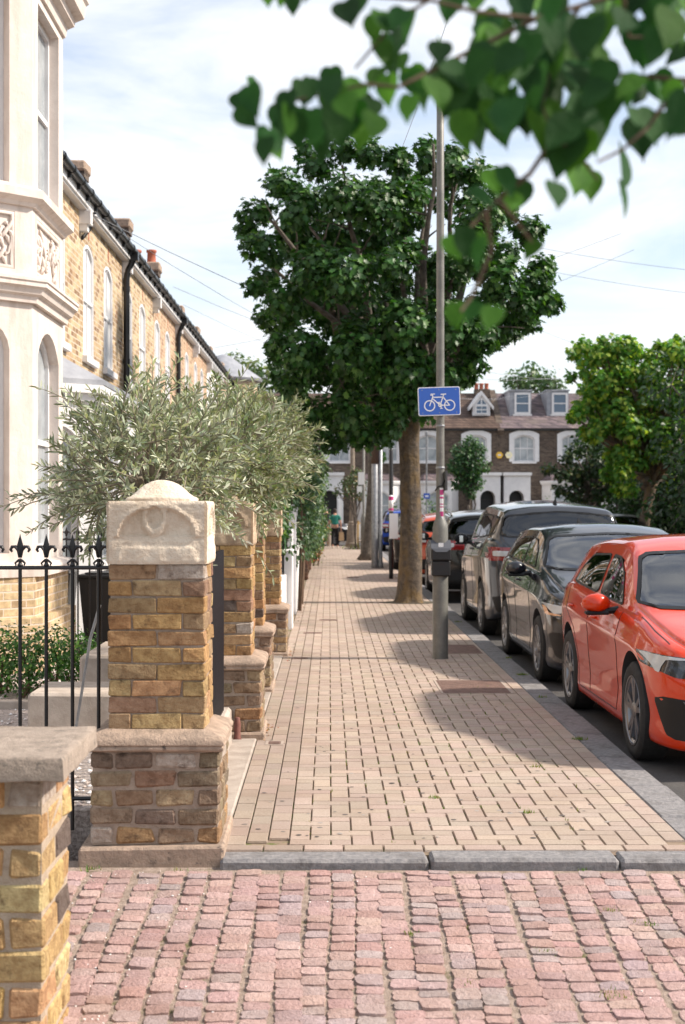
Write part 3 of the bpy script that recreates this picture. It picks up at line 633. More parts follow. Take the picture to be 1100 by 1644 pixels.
def ledge(par, pts, prof, name, m):
    """sweep a profile [(out, z)...] round an open footprint polyline, closed to the wall"""
    n = len(pts); offs = []
    for i in range(n):
        a = Vector(pts[max(i-1,0)]); b = Vector(pts[i]); c = Vector(pts[min(i+1,n-1)])
        e1 = (b-a).normalized() if i else (c-b).normalized(); e2 = (c-b).normalized() if i < n-1 else e1
        n1 = Vector((e1.y,-e1.x)); n2 = Vector((e2.y,-e2.x)); k = (n1+n2).normalized(); offs.append(k/max(.3, k.dot(n1)))
    mb = MB(); vs = []
    for i in range(n):
        for o_, z in prof: q = Vector(pts[i])+offs[i]*o_; vs.append((q.x, q.y, z))
    K = len(prof); fs = [(i*K+k, i*K+k+1, (i+1)*K+k+1, (i+1)*K+k) for i in range(n-1) for k in range(K-1)]
    fs += [(0,)+tuple(range(1,K)), tuple(range((n-1)*K, n*K))]
    mb.add(vs, fs); return mb.build(name, m, par, fixn=True)
# ---- the white stucco house with the two-storey canted bay
t = thing('stucco_house', 'white stucco house with a carved two storey bay window at the left edge', 'house', (-5, 14, 0))
XB = -2.925; foot = [(-3.70, 13.225), (XB, 14.0), (XB, 15.6), (-3.70, 16.375)]
fp = foot + [(-4.2, 16.375), (-4.2, 13.225)]
MB().box(-10, -3.72, 11.0, 16.68, .0, 7.6).build('wall', M['stucco'], t)
MB().add([(-10.2,10.9,7.6),(-3.4,10.9,7.6),(-3.4,16.7,7.6),(-10.2,16.7,7.6),(-6.8,10.9,9.6),(-6.8,16.7,9.6)], [(0,1,4),(1,2,5,4),(2,3,5),(3,0,4,5),(0,3,2,1)]).build('roof', M['slate'], t)
s2 = math.sqrt(.5)
frF = Fr((XB, 14.0, 0), (0,1,0), (1,0,0)); frN = Fr((-3.70, 13.225, 0), (s2,s2,0), (s2,-s2,0)); frB = Fr((XB, 15.6, 0), (-s2,s2,0), (s2,s2,0))
LN = 1.096
def bay_level(z0, z1, wz0, wz1, rise, nm):
    b = MB().prism(fp, z0, z1, 'z').build(nm, M['stucco'], t, fixn=True); c_ = MB()
    for fr, a0, a1 in ((frF, .27, 1.36), (frN, .26, LN-.26), (frB, .26, LN-.26)):
        cc = MB(); fr.prism(cc, opening(a0, a1, wz0, wz1, rise), -.16, .2); cut(b, cc)
    for fr, a0, a1 in ((frF, .27, 1.36), (frN, .26, LN-.26), (frB, .26, LN-.26)): window(t, fr, a0, a1, wz0, wz1, .16, rise, sill=False, pane='curtain')
    return b
bay_level(1.16, 3.76, 1.25, 3.50, .27, 'lower_bay'); bay_level(4.80, 6.90, 4.86, 6.76, 0, 'upper_bay')
pn = MB().prism(fp, 3.94, 4.68, 'z').build('carved_band', M['stucco'], t, fixn=True)
for fr, a0, a1 in ((frF, .22, 1.42), (frN, .2, LN-.2)):
    cc = MB(); fr.box(cc, a0, a1, -.035, .2, 4.02, 4.58); cut(pn, cc)
random.seed(21)
for fr, a0, a1 in ((frF, .22, 1.42), (frN, .2, LN-.2)):
    c_ = MB(); uc = (a0+a1)/2
    fr.ring(c_, opening(a0+.002,a1-.002,4.022,4.578,0), opening(a0+.035,a1-.035,4.055,4.545,0), -.034, -.004)
    def pt(u_, z_, d_): return fr.p(u_, d_, z_)
    # rosette with scrolls and leaves in relief
    for r_ in (.045, .085, .12):
        c_.tube([pt(uc-.0+r_*math.cos(q*.42), 4.27+r_*math.sin(q*.42), -.022) for q in range(16)], .012, 6)
    for sg in (-1, 1):
        hw = (a1-a0)/2-.05
        for k_ in range(5):
            uu = uc + sg*hw*(.42+.13*k_); zz = 4.30+.15*math.sin(k_*1.9+sg)
            c_.tube([pt(uu-.05*sg, zz-.08, -.03), pt(uu, zz, -.012), pt(uu+.045*sg, zz+.07, -.014), pt(uu+.03*sg, zz+.11, -.03)], [.012,.024,.018,.006], 6)
            c_.tube([pt(uu, zz, -.03), pt(uu+.03*sg, zz-.04, -.008), pt(uu+.06*sg, zz-.10, -.028)], [.01,.022,.006], 6)
            c_.ball(pt(uu-.02*sg, zz+.05, -.016), .022, 7)
        c_.tube([pt(uc+sg*(.13+hw*.8*q/9), 4.27+.12*math.sin(q*.9), -.02) for q in range(10)], .014, 6)
    c_.build('carving', M['stucco'], t, smooth=True)
ledge(t, foot, [(-.02,3.70),(.05,3.70),(.06,3.76),(.10,3.78),(.12,3.83),(.155,3.85),(.155,3.89),(.17,3.90),(.17,3.93),(.10,3.96),(-.02,3.975)], 'string_course', M['stucco'])
ledge(t, foot, [(-.02,4.64),(.03,4.645),(.05,4.68),(.10,4.71),(.115,4.72),(.115,4.80),(.05,4.835),(-.02,4.84)], 'sill_course', M['stucco'])
ledge(t, foot, [(-.02,6.84),(.03,6.85),(.05,6.95),(.12,6.98),(.13,7.05),(.22,7.08),(.24,7.22),(.27,7.25),(.27,7.32),(-.02,7.36)], 'cornice', M['stucco'])
ledge(t, foot, [(-.02,1.02),(.12,1.02),(.13,1.10),(.10,1.14),(-.02,1.17)], 'plinth_ledge', M['stucco'])
MB().prism([(-3.72,13.12),(XB+.05,13.98-.09),(XB+.05,15.63+.02),(-3.72,16.47),(-4.2,16.47),(-4.2,13.12)], .0, 1.02, 'z').build('brick_base', M['yb3'], t, fixn=True)
MB().prism([(-3.72,13.02),(XB+.13,13.86),(XB+.13,15.68),(-3.72,16.55),(-4.2,16.55),(-4.2,13.02)], .0, .62, 'z').build('brick_base', M['yb3'], t, fixn=True)
# ---- yellow brick terrace
PITCH = 4.37; Y0 = 16.73; XW = -3.7
def terrace_house(k, label, wall, chim, pipe=False, dark=False, pots=0, white=False):
    yp = Y0+k*PITCH; t = thing('terraced_house', label, 'house', (XW, yp, 0), 'brick terraced houses on the left of the street')
    fr = Fr((XW, yp, 0), (0,1,0), (1,0,0)); ez = 6.11 - .004*max(0, k)
    zt = ez
    w = MB().box(XW-7.5, XW, yp+.002, yp+PITCH-.002, .0, zt).build('wall', wall, t)
    wins = [(.28, 1.22), (2.22, 3.17)]
    cc = MB()
    for a, b in wins: fr.prism(cc, opening(a, b, 3.98, 5.72, .14), -.065, .2)
    cut(w, cc, M['white'])
    for a, b in wins:
        wd = window(t, fr, a, b, 3.98, 5.72, .065, .14, pane='blind', bars=1)
        rb = MB(); fr.box(rb, (a+b)/2-.04, (a+b)/2+.04, .0015, .004, 5.80, 6.02); rb.build('keystone_band', M['redband'], wd)
    # eaves
    c_ = MB(); fr.box(c_, .0, PITCH, .0, .12, zt-.02, zt+.12); fr.box(c_, .002, PITCH-.002, .12, .15, zt+.01, zt+.13)
    c_.build('cornice', M['white'], t)
    b_ = MB(); fr.box(b_, -.09, .11, .001, .17, zt-.22, zt-.022); fr.box(b_, -.07, .09, .001, .12, zt-.32, zt-.221); b_.build('corbel', M['white'], t)
    g_ = MB(); g_.tube([fr.p(.01, .215, zt+.175), fr.p(PITCH-.01, .215, zt+.165)], .055, 10)
    for q in range(6):
        uu = .35+q*.73; g_.tube([fr.p(uu-.025, .215, zt+.172), fr.p(uu+.025, .215, zt+.172)], .066, 10); fr.box(g_, uu-.018, uu+.018, .152, .2, zt+.05, zt+.15)
    g_.build('gutter', M['black'], t, angle=40)
    f_ = MB(); fr.box(f_, .0, PITCH, .02, .18, zt+.132, zt+.175); f_.build('fascia', M['black'], t)
    MB().add([fr.p(0,.20,zt+.20), fr.p(PITCH,.20,zt+.20), fr.p(PITCH,-3.7,zt+2.35), fr.p(0,-3.7,zt+2.35), fr.p(PITCH,-7.5,zt+.1), fr.p(0,-7.5,zt+.1), fr.p(0,.02,zt+.13), fr.p(PITCH,.02,zt+.13)], [(0,1,2,3),(3,2,4,5),(0,3,5,6),(1,7,4,2),(0,6,7,1)]).build('roof', M['slate'], t, fixn=True)
    # chimney on the far party wall
    yy = yp+PITCH-.30; cx = (chim[0]-529)*yy/F; cz = 1.70-(chim[1]-814)*yy/F
    ch = MB().box(cx-1.3, cx-.06, yy+.03, yy+.50, zt+.3, cz-.30).box(cx-1.33, cx-.03, yy+.015, yy+.515, cz-.30, cz-.20).build('chimney', M['darkbrick'] if k else M['yb2'], t)
    MB().cbox(cx-1.38, cx, yy-.02, yy+.55, cz-.20, cz, .03, jit=.012).build('coping', M['mould'], ch, fixn=True)
    for q in range(pots):
        MB().lathe([(.13,0),(.11,.04),(.10,.26),(.125,.28),(.125,.33),(.09,.34),(.09,.2)], (cx-.22-q*.36, yy+.26, cz), 12).build('pot', M['redpot'], ch, smooth=True)
    if pipe:
        ya = PITCH-.06; m_ = MB(); m_.tube([fr.p(ya, .215, zt+.12), fr.p(ya, .20, zt+.02), fr.p(ya, .10, zt-.18), fr.p(ya, .075, zt-.35), fr.p(ya, .075, 3.2), fr.p(ya,.075,.1)], .058, 10)
        for z_ in (5.6, 4.3, 2.9, 1.5): m_.tube([fr.p(ya,.075,z_-.04), fr.p(ya,.075,z_+.04)], .068, 10)
        m_.box(XW+.15, XW+.29, yp+ya-.08, yp+ya+.08, zt-.02, zt+.14); m_.build('downpipe', M['black'], t, angle=40)
    # ground-floor canted bay
    f2 = [(XW, yp+.25), (XW+.78, yp+.88), (XW+.78, yp+3.12), (XW, yp+3.75)]; f2p = f2+[(XW-.2, yp+3.75), (XW-.2, yp+.25)]
    bb = MB().prism(f2p, .0, 3.02, 'z').build('bay', M['white'], t, fixn=True); f3 = Fr((XW+.78, yp+.88, 0), (0,1,0), (1,0,0)); dv = Vector((.78,.63,0)); f4 = Fr((XW, yp+.25, 0), dv, (.63,-.78,0))
    cc = MB(); f3.prism(cc, opening(.2, 2.04, 1.0, 2.7, .25), -.12, .2); cut(bb, cc); cc = MB(); f4.prism(cc, opening(.2, .8, 1.0, 2.7, .2), -.12, .2); cut(bb, cc)
    window(t, f3, .2, 2.04, 1.0, 2.7, .12, .25, pane='curtain', bars=1); window(t, f4, .2, .8, 1.0, 2.7, .12, .2, pane='curtain', sill=False)
    ledge(t, f2, [(-.02,3.0),(.06,3.0),(.08,3.08),(.13,3.10),(.13,3.20),(-.02,3.22)], 'bay_cornice', M['white'])
    q = [(-.02,.12),(.92,.85),(.92,3.15),(-.02,3.88)]
    MB().add([(XW+a, yp+b, 3.205) for a, b in q]+[(XW+a, yp+b, 3.27) for a, b in q]+[(XW, yp+.9, 3.78), (XW, yp+3.1, 3.78)], [(0,1,5,4),(1,2,6,5),(2,3,7,6),(4,5,8),(5,6,9,8),(6,7,9),(3,2,1,0)]).build('bay_roof', M['lead'], t, fixn=True)
    return t
specs = [(0,'nearest yellow brick terraced house with red keystones beside the white bay', 'yb', (72,190), False, 0),
 (1,'yellow brick terraced house whose black downpipe drops beside two white windows','yb',(138,256),True,0),
 (2,'third yellow brick house along the terrace with a weathered chimney','yb',(209,350),False,0),
 (3,'terraced house with red clay chimney pots and the second black downpipe','yb2',(256,421),True,2),
 (4,'tan brick terraced house between the second downpipe and the white corbel','yb2',(294,490),False,0),
 (5,'tan brick terraced house just past the middle of the row','yb2',(319.5,524),False,0),
 (6,'white rendered terraced house among the brick ones','whitewall',(340,555),False,0),
 (7,'terraced house with the far black downpipe near the turret','yb2',(359,581),True,0),
 (8,'last narrow brick terraced house before the turret','yb2',(373,603),False,0)]
for k, lb, wl, ch, pp, pots in specs: terrace_house(k, lb, M[wl], ch, pp, pots=pots)
t = thing('downpipe', 'black pipe running down the brick beside the white bay house', 'pipe', (XW+.06, 16.6, 0)); MB().tube([(XW+.07, 17.0, .1), (XW+.07, 17.0, 6.3)], .045, 8).build('pipe', M['black'], t)
t = thing('cable_bracket', 'black cable bracket fixed high on the nearest brick house', 'bracket', (XW+.1, 21.0, 5.8)); b_ = MB(); b_.tube([(XW+.01, 21.2, 5.70), (XW+.10, 21.3, 5.85), (XW+.14, 21.32, 5.98)], .03, 8); b_.tube([(XW+.02, 21.2, 6.06), (XW+.2, 21.3, 6.1)], .018, 6); b_.build('bracket', M['black'], t)
# ---- turret at the end of the row
t = thing('corner_turret', 'round brick turret with a grey conical roof at the end of the terrace', 'turret', (-4.75, 63.5, 0))
w = MB().lathe([(1.52, 0), (1.52, 7.25)], (-4.75, 63.5, 0), 40).build('wall', M['yb'], t, angle=60)
cc = MB(); fr = Fr((-4.75+1.52*math.sin(.95), 63.5-1.52*math.cos(.95), 0), (math.cos(.95), math.sin(.95), 0), (math.sin(.95), -math.cos(.95), 0)); fr.prism(cc, opening(-.38,.38,4.1,6.3,.38), -.3, .3); cut(w, cc, M['white']); window(t, fr, -.36, .36, 4.12, 6.28, .12, .36, pane='curtain', surround=.14)
fr = Fr((-4.75+1.52*math.sin(.1), 63.5-1.52*math.cos(.1), 0), (math.cos(.1), math.sin(.1), 0), (math.sin(.1), -math.cos(.1), 0)); window(t, fr, -.36, .36, 3.4, 4.6, -.02, 0, pane='curtain', surround=.14)
MB().lathe([(1.5,7.25),(1.72,7.28),(1.76,7.38),(1.70,7.45),(.9,8.0),(.35,8.42),(.05,8.52),(.01,8.52)], (-4.75, 63.5, 0), 40).build('roof', M['lead'], t, angle=50)
MB().box(-10, -4.9, 61, 72, 0, 6.6).build('wing', M['yb2'], t)
# ---- terrace across the junction
GF = 'sooty brick houses across the junction'
def far_house(x0, mir, roofm, label, dorm, bayroof=True):
    Wd = 5.2; t = thing('far_house', label, 'house', (x0, 80, 0), GF); fr = Fr((x0, 80, 0), (1,0,0), (0,-1,0))
    def U(a, b): return (a, b) if not mir else (Wd-b, Wd-a)
    w = MB().box(x0+.002, x0+Wd-.002, 80, 88, 0, 6.1).build('wall', M['darkbrick'], t)
    ws = [(*U(.75,1.95), 4.25, 5.75, .22), (*U(3.45,4.65), 4.25, 5.75, .22)]
    cc = MB()
    for a, b, z0, z1, rs in ws: fr.prism(cc, opening(a, b, z0, z1, rs), -.15, .2)
    cut(w, cc, M['white'])
    for a, b, z0, z1, rs in ws: window(t, fr, a, b, z0, z1, .15, rs, pane='curtain', bars=2 if x0 > 9 else 1, surround=.24, fw=.08)
    c_ = MB(); fr.box(c_, 0, Wd, .0, .12, 6.0, 6.12); c_.build('eaves', M['black'], t)
    rf = MB().add([(x0,79.75,6.12),(x0+Wd,79.75,6.12),(x0+Wd,84,8.42),(x0,84,8.42),(x0+Wd,88,6.1),(x0,88,6.1),(x0,80,6.08),(x0+Wd,80,6.08)], [(0,1,2,3),(3,2,4,5),(0,3,5,6),(1,7,4,2),(0,6,7,1)]).build('roof', roofm, t, fixn=True)
    # porch with arched black door
    a, b = U(.15, 1.45) if True else 0
    pc = MB(); fr.box(pc, a-.12 if mir else a-.05, b+.05 if mir else b+.12, .0, 1.0, .0, 3.45); po = pc.build('porch', M['white'], t)
    cc = MB(); uc = (a+b)/2; fr.prism(cc, opening(uc-.42, uc+.42, -.1, 2.62, .42), -.3, 1.3); cut(po, cc)
    m_ = MB(); fr.box(m_, a-.18, b+.18, -.0, 1.12, 3.45, 3.62); m_.build('cornice', M['white'], po)
    for e_ in (-.55, .44): fr.box(MB(), uc+e_, uc+e_+.11, .99, 1.05, 0, 2.1).build('pilaster', M['white'], po)
    d_ = MB(); fr.box(d_, uc-.40, uc+.40, .02, .08, 0, 2.1); fr.prism(d_, opening(uc-.40, uc+.40, 2.12, 2.6, .4), .02, .07); dd = d_.build('door', M['black'], t, fixn=True); MB().ball(fr.p(uc, .11, 1.1), .05, 8).build('handle', M['chrome'], dd)
    # ground-floor canted bay
    a, b = U(2.35, 4.75); f2 = [(x0+b, 80), (x0+b-.45, 79.3), (x0+a+.45, 79.3), (x0+a, 80)][::-1]
    bb = MB().prism(f2+[(x0+b, 80.2), (x0+a, 80.2)], 0, 3.0, 'z').build('bay', M['white'], t, fixn=True); f3 = Fr((x0+a+.45, 79.3, 0), (1,0,0), (0,-1,0)); cc = MB(); f3.prism(cc, opening(.15, b-a-1.05, .95, 2.6, .3), -.12, .2); cut(bb, cc)
    window(t, f3, .15, b-a-1.05, .95, 2.6, .12, .3, pane='curtain', bars=1)
    ledge(t, f2, [(-.02,2.95),(.08,2.95),(.14,3.08),(.14,3.16),(-.02,3.18)], 'bay_cornice', M['white'])
    MB().add([(x0+a-.12,80,3.165),(x0+a+.38,79.15,3.165),(x0+b-.38,79.15,3.165),(x0+b+.12,80,3.165),(x0+a+.5,80,3.6),(x0+b-.5,80,3.6)], [(0,1,4),(1,2,5,4),(2,3,5),(3,2,1,0)]).build('bay_roof', M['slate'] if bayroof else M['lead'], t, fixn=True)
    for kind, p0, p1 in dorm:
        u0 = (p0-529)*81.2/F; u1 = (p1-529)*81.2/F
        if kind == 'flat':
            d_ = MB().box(u0, u1, 81.2, 84.5, 6.75, 8.32).box(u0-.06, u1+.06, 81.12, 84.4, 8.32, 8.40).build('dormer', M['lead'], t)
            f5 = Fr((u0, 81.2, 0), (1,0,0), (0,-1,0)); window(d_, f5, .28, u1-u0-.06, 7.0, 8.22, -.01, 0, pane='paneblue', sill=True, fw=.11)
        else:
            xc = (u0+u1)/2; h = (u1-u0)/2
            d_ = MB().add([(xc-h*.75,81,6.9),(xc+h*.75,81,6.9),(xc+h*.75,81,7.45),(xc,81,8.15),(xc-h*.75,81,7.45),(xc-h*.75,84,6.9),(xc+h*.75,84,6.9),(xc+h*.75,84,7.45),(xc,84,8.15),(xc-h*.75,84,7.45)], [(0,1,2,3,4),(0,5,6,1),(1,6,7,2),(2,7,8,3),(3,8,9,4),(4,9,5,0)]).build('dormer', M['white'], t, fixn=True)
            b_ = MB()
            for sg in (-1, 1):
                b_.add([(xc,80.9,8.32),(xc+sg*h*1.05,80.9,7.42),(xc+sg*h*1.05,80.9,7.22),(xc,80.9,8.08),(xc,84,8.32),(xc+sg*h*1.05,84,7.42),(xc+sg*h*1.05,84,7.22),(xc,84,8.08)], [(0,1,2,3),(0,4,5,1),(1,5,6,2),(2,6,7,3),(3,7,4,0)])
            b_.build('barge_board', M['white'], d_, fixn=True)
            f5 = Fr((xc, 81, 0), (1,0,0), (0,-1,0)); window(d_, f5, -.36, .36, 6.98, 7.5, -.012, 0, pane='paneblue', bars=1, fw=.07, sill=False)
            for sg in (-1, 1): MB().add([(xc+sg*.04,80.985,7.56),(xc+sg*.27,80.985,7.56),(xc+sg*.04,80.985,7.86)], [(0,1,2)] if sg > 0 else [(0,2,1)]).build('pane', M['paneblue'], d_)
    return t
XP = (803-529)*80/F
h1 = far_house(XP-5.2, True, M['tile'], 'dark brick house with brown tiled roof and white gabled dormer right of the lamp post', [('gable', 754, 791)])
far_house(XP, False, M['slate'], 'dark brick house with two lead dormers and a shuttered arched window', [('flat', 818, 853), ('flat', 878, 913)])
far_house(XP-10.4, False, M['tile'], 'dark brick house with white porch seen between the tree trunk and poles', [])
far_house(XP-15.6, True, M['tile'], 'brown roofed house behind the turret and the big tree', [])
far_house(XP+5.2, True, M['slate'], 'house at the right end of the far terrace hidden by green trees', [])
t = thing('party_wall', 'raised brick party wall with chimney pots between brown and purple roofs', 'chimney wall', (XP, 80, 0))
MB().prism([(79.6,6.0),(84,8.62),(84,8.2),(79.9,5.8)], XP-.17, XP+.17, 'x').build('parapet', M['darkbrick'], t, fixn=True)
st = MB().box(XP-1.05, XP-.18, 83.4, 84.3, 7.6, 8.62).build('chimney', M['darkbrick'], t)
for q in range(3): MB().lathe([(.14,0),(.12,.05),(.115,.28),(.14,.30),(.14,.36),(.1,.37)], (XP-.95+q*.3, 83.8, 8.62), 10).build('pot', M['redpot'], st, smooth=True)
for pxx, cl, lb in ((802, (.75,.45,.05), 'yellow hexagonal alarm box on the dark brick house'), (817, (.85,.78,.5), 'pale cream hexagonal alarm box beside the shuttered window')):
    t = thing('alarm_box', lb, 'alarm box', ((pxx-529)*79.9/F, 79.9, 4.6), 'alarm boxes on the far terrace'); X = (pxx-529)*79.9/F
    MB().prism([(X+.2*math.cos(q*math.pi/3), 4.62+.2*math.sin(q*math.pi/3)) for q in range(6)], 79.88, 79.99, 'y').build('case', mat('alarm', cl, rough=.5), t, fixn=True)
    MB().box(X-.08, X+.08, 79.865, 79.878, 4.58, 4.66).build('label_plate', M['white'], t)
t = thing('front_wall', 'low pale front wall before the far terrace', 'garden wall', (6, 76, 0)); MB().box(-6, 14, 75.9, 76.1, 0, .8).build('wall', M['whitewall'], t)
t = thing('outbuilding', 'grey roofed white outbuilding between the hedge and the big tree crown', 'outbuilding', (-1.6, 62, 0)); X0 = (470-529)*74/F; MB().box(X0-1.6, X0+1.0, 74, 75.6, 0, 3.6).build('wall', M['white'], t); MB().add([(X0-1.8,73.8,3.6),(X0+1.2,73.8,3.6),(X0+1.2,75.7,4.4),(X0-1.8,75.7,4.4),(X0-1.8,75.7,3.6),(X0+1.2,75.7,3.6)], [(0,1,2,3),(0,3,4),(1,5,2),(0,4,5,1),(3,2,5,4)]).build('roof', M['lead'], t)
# ---- right side of the street: fence and wall behind the trees
t = thing('timber_fence', 'tall dark timber fence under the trees on the right', 'fence', (12.1, 30, 0)); m_ = MB()
for i in range(150): m_.box(12.0+.008*(i % 2), 12.04+.008*(i % 2), 12+i*.3, 12.28+i*.3, 0, 2.6)
m_.build('boards', M['wood'], t)
for i in range(12): MB().box(11.93, 12.0, 13+i*4, 13.1+i*4, 0, 2.55).build('post', M['wood'], t)
t = thing('brick_wall', 'low red brick wall with white gate at the far right corner', 'garden wall', (9, 60, 0)); MB().box(9.8, 14, 59.6, 59.9, 0, 1.5).build('wall', M['redband'], t); g_ = MB()
for i in range(7): g_.box(9.9+i*.28, 10.14+i*.28, 59.3, 59.36, 0, 1.75)
g_.build('gate', M['white'], t)
# ================================================================== posts, signs
PK = mat('magenta_print', (.55,.05,.22), rough=.5); BLUE = mat('sign_blue', (.015,.10,.48), rough=.35, coat=.3); SW = mat('sign_white', (.80,.80,.80), rough=.4)
LX, LY = 1.245, 15.97
t = thing('lamp_post', 'grey lamp post with a thick base and black control box near the kerb', 'lamp post', (LX, LY, 0))
MB().lathe([(.094,-.02),(.092,.0),(.088,.02),(.087,1.42),(.085,1.47),(.075,1.52),(.056,1.565),(.050,1.60),(.047,1.70),(.0465,1.80),(.0455,3.0),(.043,5.0),(.041,6.3),(.02,6.32)], (LX,LY,0), 28).build('column', M['postgrey'], t, smooth=True)
b_ = MB().cbox(LX-.105, LX+.105, LY-.125, LY+.03, .93, 1.10, .012).cbox(LX-.112, LX+.112, LY-.14, LY+.03, 1.10, 1.24, .015).box(LX-.05, LX+.03, LY-.146, LY-.141, 1.12, 1.19).build('control_box', M['plastic'], t, fixn=True)
MB().add([(LX-.112,LY-.145,1.24),(LX+.112,LY-.145,1.24),(LX+.112,LY-.04,1.33),(LX-.112,LY-.04,1.33),(LX-.112,LY+.03,1.24),(LX+.112,LY+.03,1.24),(LX-.112,LY+.03,1.33),(LX+.112,LY+.03,1.33),(LX-.06,LY-.16,1.20),(LX+.06,LY-.16,1.20)], [(0,1,3,2) if 0 else (0,1,2,3),(3,2,7,6),(0,3,6,4),(1,5,7,2),(0,8,9,1)]).build('shield', mat('box_grey', (.07,.075,.09), rough=.6), b_, fixn=True)
MB().box(LX-.03, LX+.025, LY-.128, LY-.1245, 1.255, 1.30).build('sticker', SW, b_).rotation_euler = (0,0,0)
for z in (2.19+.42, 2.14): MB().lathe([(.049,z-.012),(.051,z-.010),(.051,z+.010),(.049,z+.012)], (LX,LY,0), 24).build('band', M['galv'], t, smooth=True)
MB().box(LX+.05, LX+.072, LY-.10, LY+.10, 1.885, 2.105).build('side_plate', mat('plate_dark', (.08,.08,.08), rough=.5), t)
s_ = MB(); z0 = 1.54; zz = z0
for hgt, mm in ((.055,0),(.03,1),(.025,1),(.045,0),(.012,1),(.02,0),(.012,1),(.055,0),(.022,1),(.02,0),(.03,1),(.028,1),(.02,0)):
    a = [-.55, -.2, .15, .5]; r_ = .0492; pts = [(LX+.012+r_*math.sin(q*.8), LY-r_*math.cos(q*.8)) for q in a]
    vs = [(x_, y_-.003, zz) for x_, y_ in pts]+[(x_, y_-.003, zz+hgt-.001) for x_, y_ in pts]; s_.add(vs, [(i, i+1, i+5, i+4) for i in range(3)], m=mm); zz += hgt
s_.build('sticker_strip', [SW, PK], t)
MB().tube([(LX-.06, LY-.03, 1.88), (LX-.03, LY-.055, 1.93), (LX+.02, LY-.055, 1.94), (LX+.06, LY-.02, 2.02)], .008, 6).build('cable_tie', M['plastic'], t)
# blue cycle-route sign
SX, SZ = LX-.018, 1.7+(814-645)*LY/F; YS = LY-.075
t = thing('cycle_sign', 'blue rectangular sign with a white bicycle fixed to the grey lamp post', 'sign', (SX, YS, SZ))
def rrect(w, h, r, n=5):
    p = []
    for cx_, cy_, a0 in ((w-r,h-r,0),(-w+r,h-r,90),(-w+r,-h+r,180),(w-r,-h+r,270)):
        for i in range(n+1): a = R(a0+90*i/n); p.append((cx_+r*math.cos(a), cy_+r*math.sin(a)))
    return p
hw, hh = .238, .160
def sp(pts, y0, y1): return MB().prism([(SX+a, SZ+b) for a, b in pts], y0, y1, 'y')
pl = sp(rrect(hw, hh, .022), YS-.004, YS+.004).build('plate', SW, t, fixn=True)
fc = sp(rrect(hw-.010, hh-.010, .016), YS-.006, YS-.0042).build('blue_face', BLUE, t, fixn=True)
bk = MB()
def flat(pts, w, y=YS-.0075):
    for i in range(len(pts)-1):
        a, b = Vector(pts[i]), Vector(pts[i+1]); d = (b-a).normalized(); n_ = Vector((-d.y, d.x))*w/2; a2, b2 = a-d*w*.3, b+d*w*.3
        bk.add([(SX+q.x, y-.0002*(i % 3), SZ+q.y) for q in (a2+n_, a2-n_, b2-n_, b2+n_)], [(0,1,2,3)])
def ringf(cx_, cy_, r0, r1, y=YS-.0082, n=36):
    vs = [(SX+cx_+r*math.cos(2*math.pi*i/n), y, SZ+cy_+r*math.sin(2*math.pi*i/n)) for r in (r0, r1) for i in range(n)]
    bk.add(vs, [(i, n+i, n+(i+1) % n, (i+1) % n) for i in range(n)])
wl, wr, wy = -.110, .115, -.048; ringf(wl, wy, .051, .063); ringf(wr, wy, .051, .063); ringf(.008, -.045, .012, .022, n=20)
S_ = .011
flat([(wl,wy),(-.077,.035),(-.070,.060),(-.078,.080)], S_); flat([(-.078,.080),(-.088,.083),(-.094,.072),(-.086,.066)], .009); flat([(-.078,.081),(-.048,.082)], .009)
flat([(-.073,.045),(.045,.045)], S_); flat([(-.075,.032),(.008,-.045)], S_); flat([(.008,-.045),(.052,.072)], S_); flat([(.022,.075),(.076,.078)], .012); flat([(.045,.045),(wr,wy)], S_); flat([(.008,-.045),(wr,wy)], S_)
flat([(.008,-.045),(.022,-.078)], .009); flat([(.010,-.082),(.034,-.080)], .009); flat([(.008,-.045),(-.006,-.018)], .009); flat([(-.016,-.014),(.004,-.012)], .009)
bk.build('bicycle_symbol', SW, t)
rv = MB()
for a in (-.19, 0, .19):
    for b in (-.128, .128): rv.lathe([(.006, 0), (.006, .002), (.003, .003)], (SX+a, YS-.0065, SZ+b), 8, 'y')
rv.build('rivets', M['galv'], t)
MB().tube([(SX-.16, YS+.02, SZ+.06), (SX+.16, YS+.02, SZ+.06)], .012, 6).tube([(SX-.16, YS+.02, SZ-.06), (SX+.16, YS+.02, SZ-.06)], .012, 6).build('bracket', M['galv'], t)
t.rotation_euler = (0, R(-2.0), R(3))
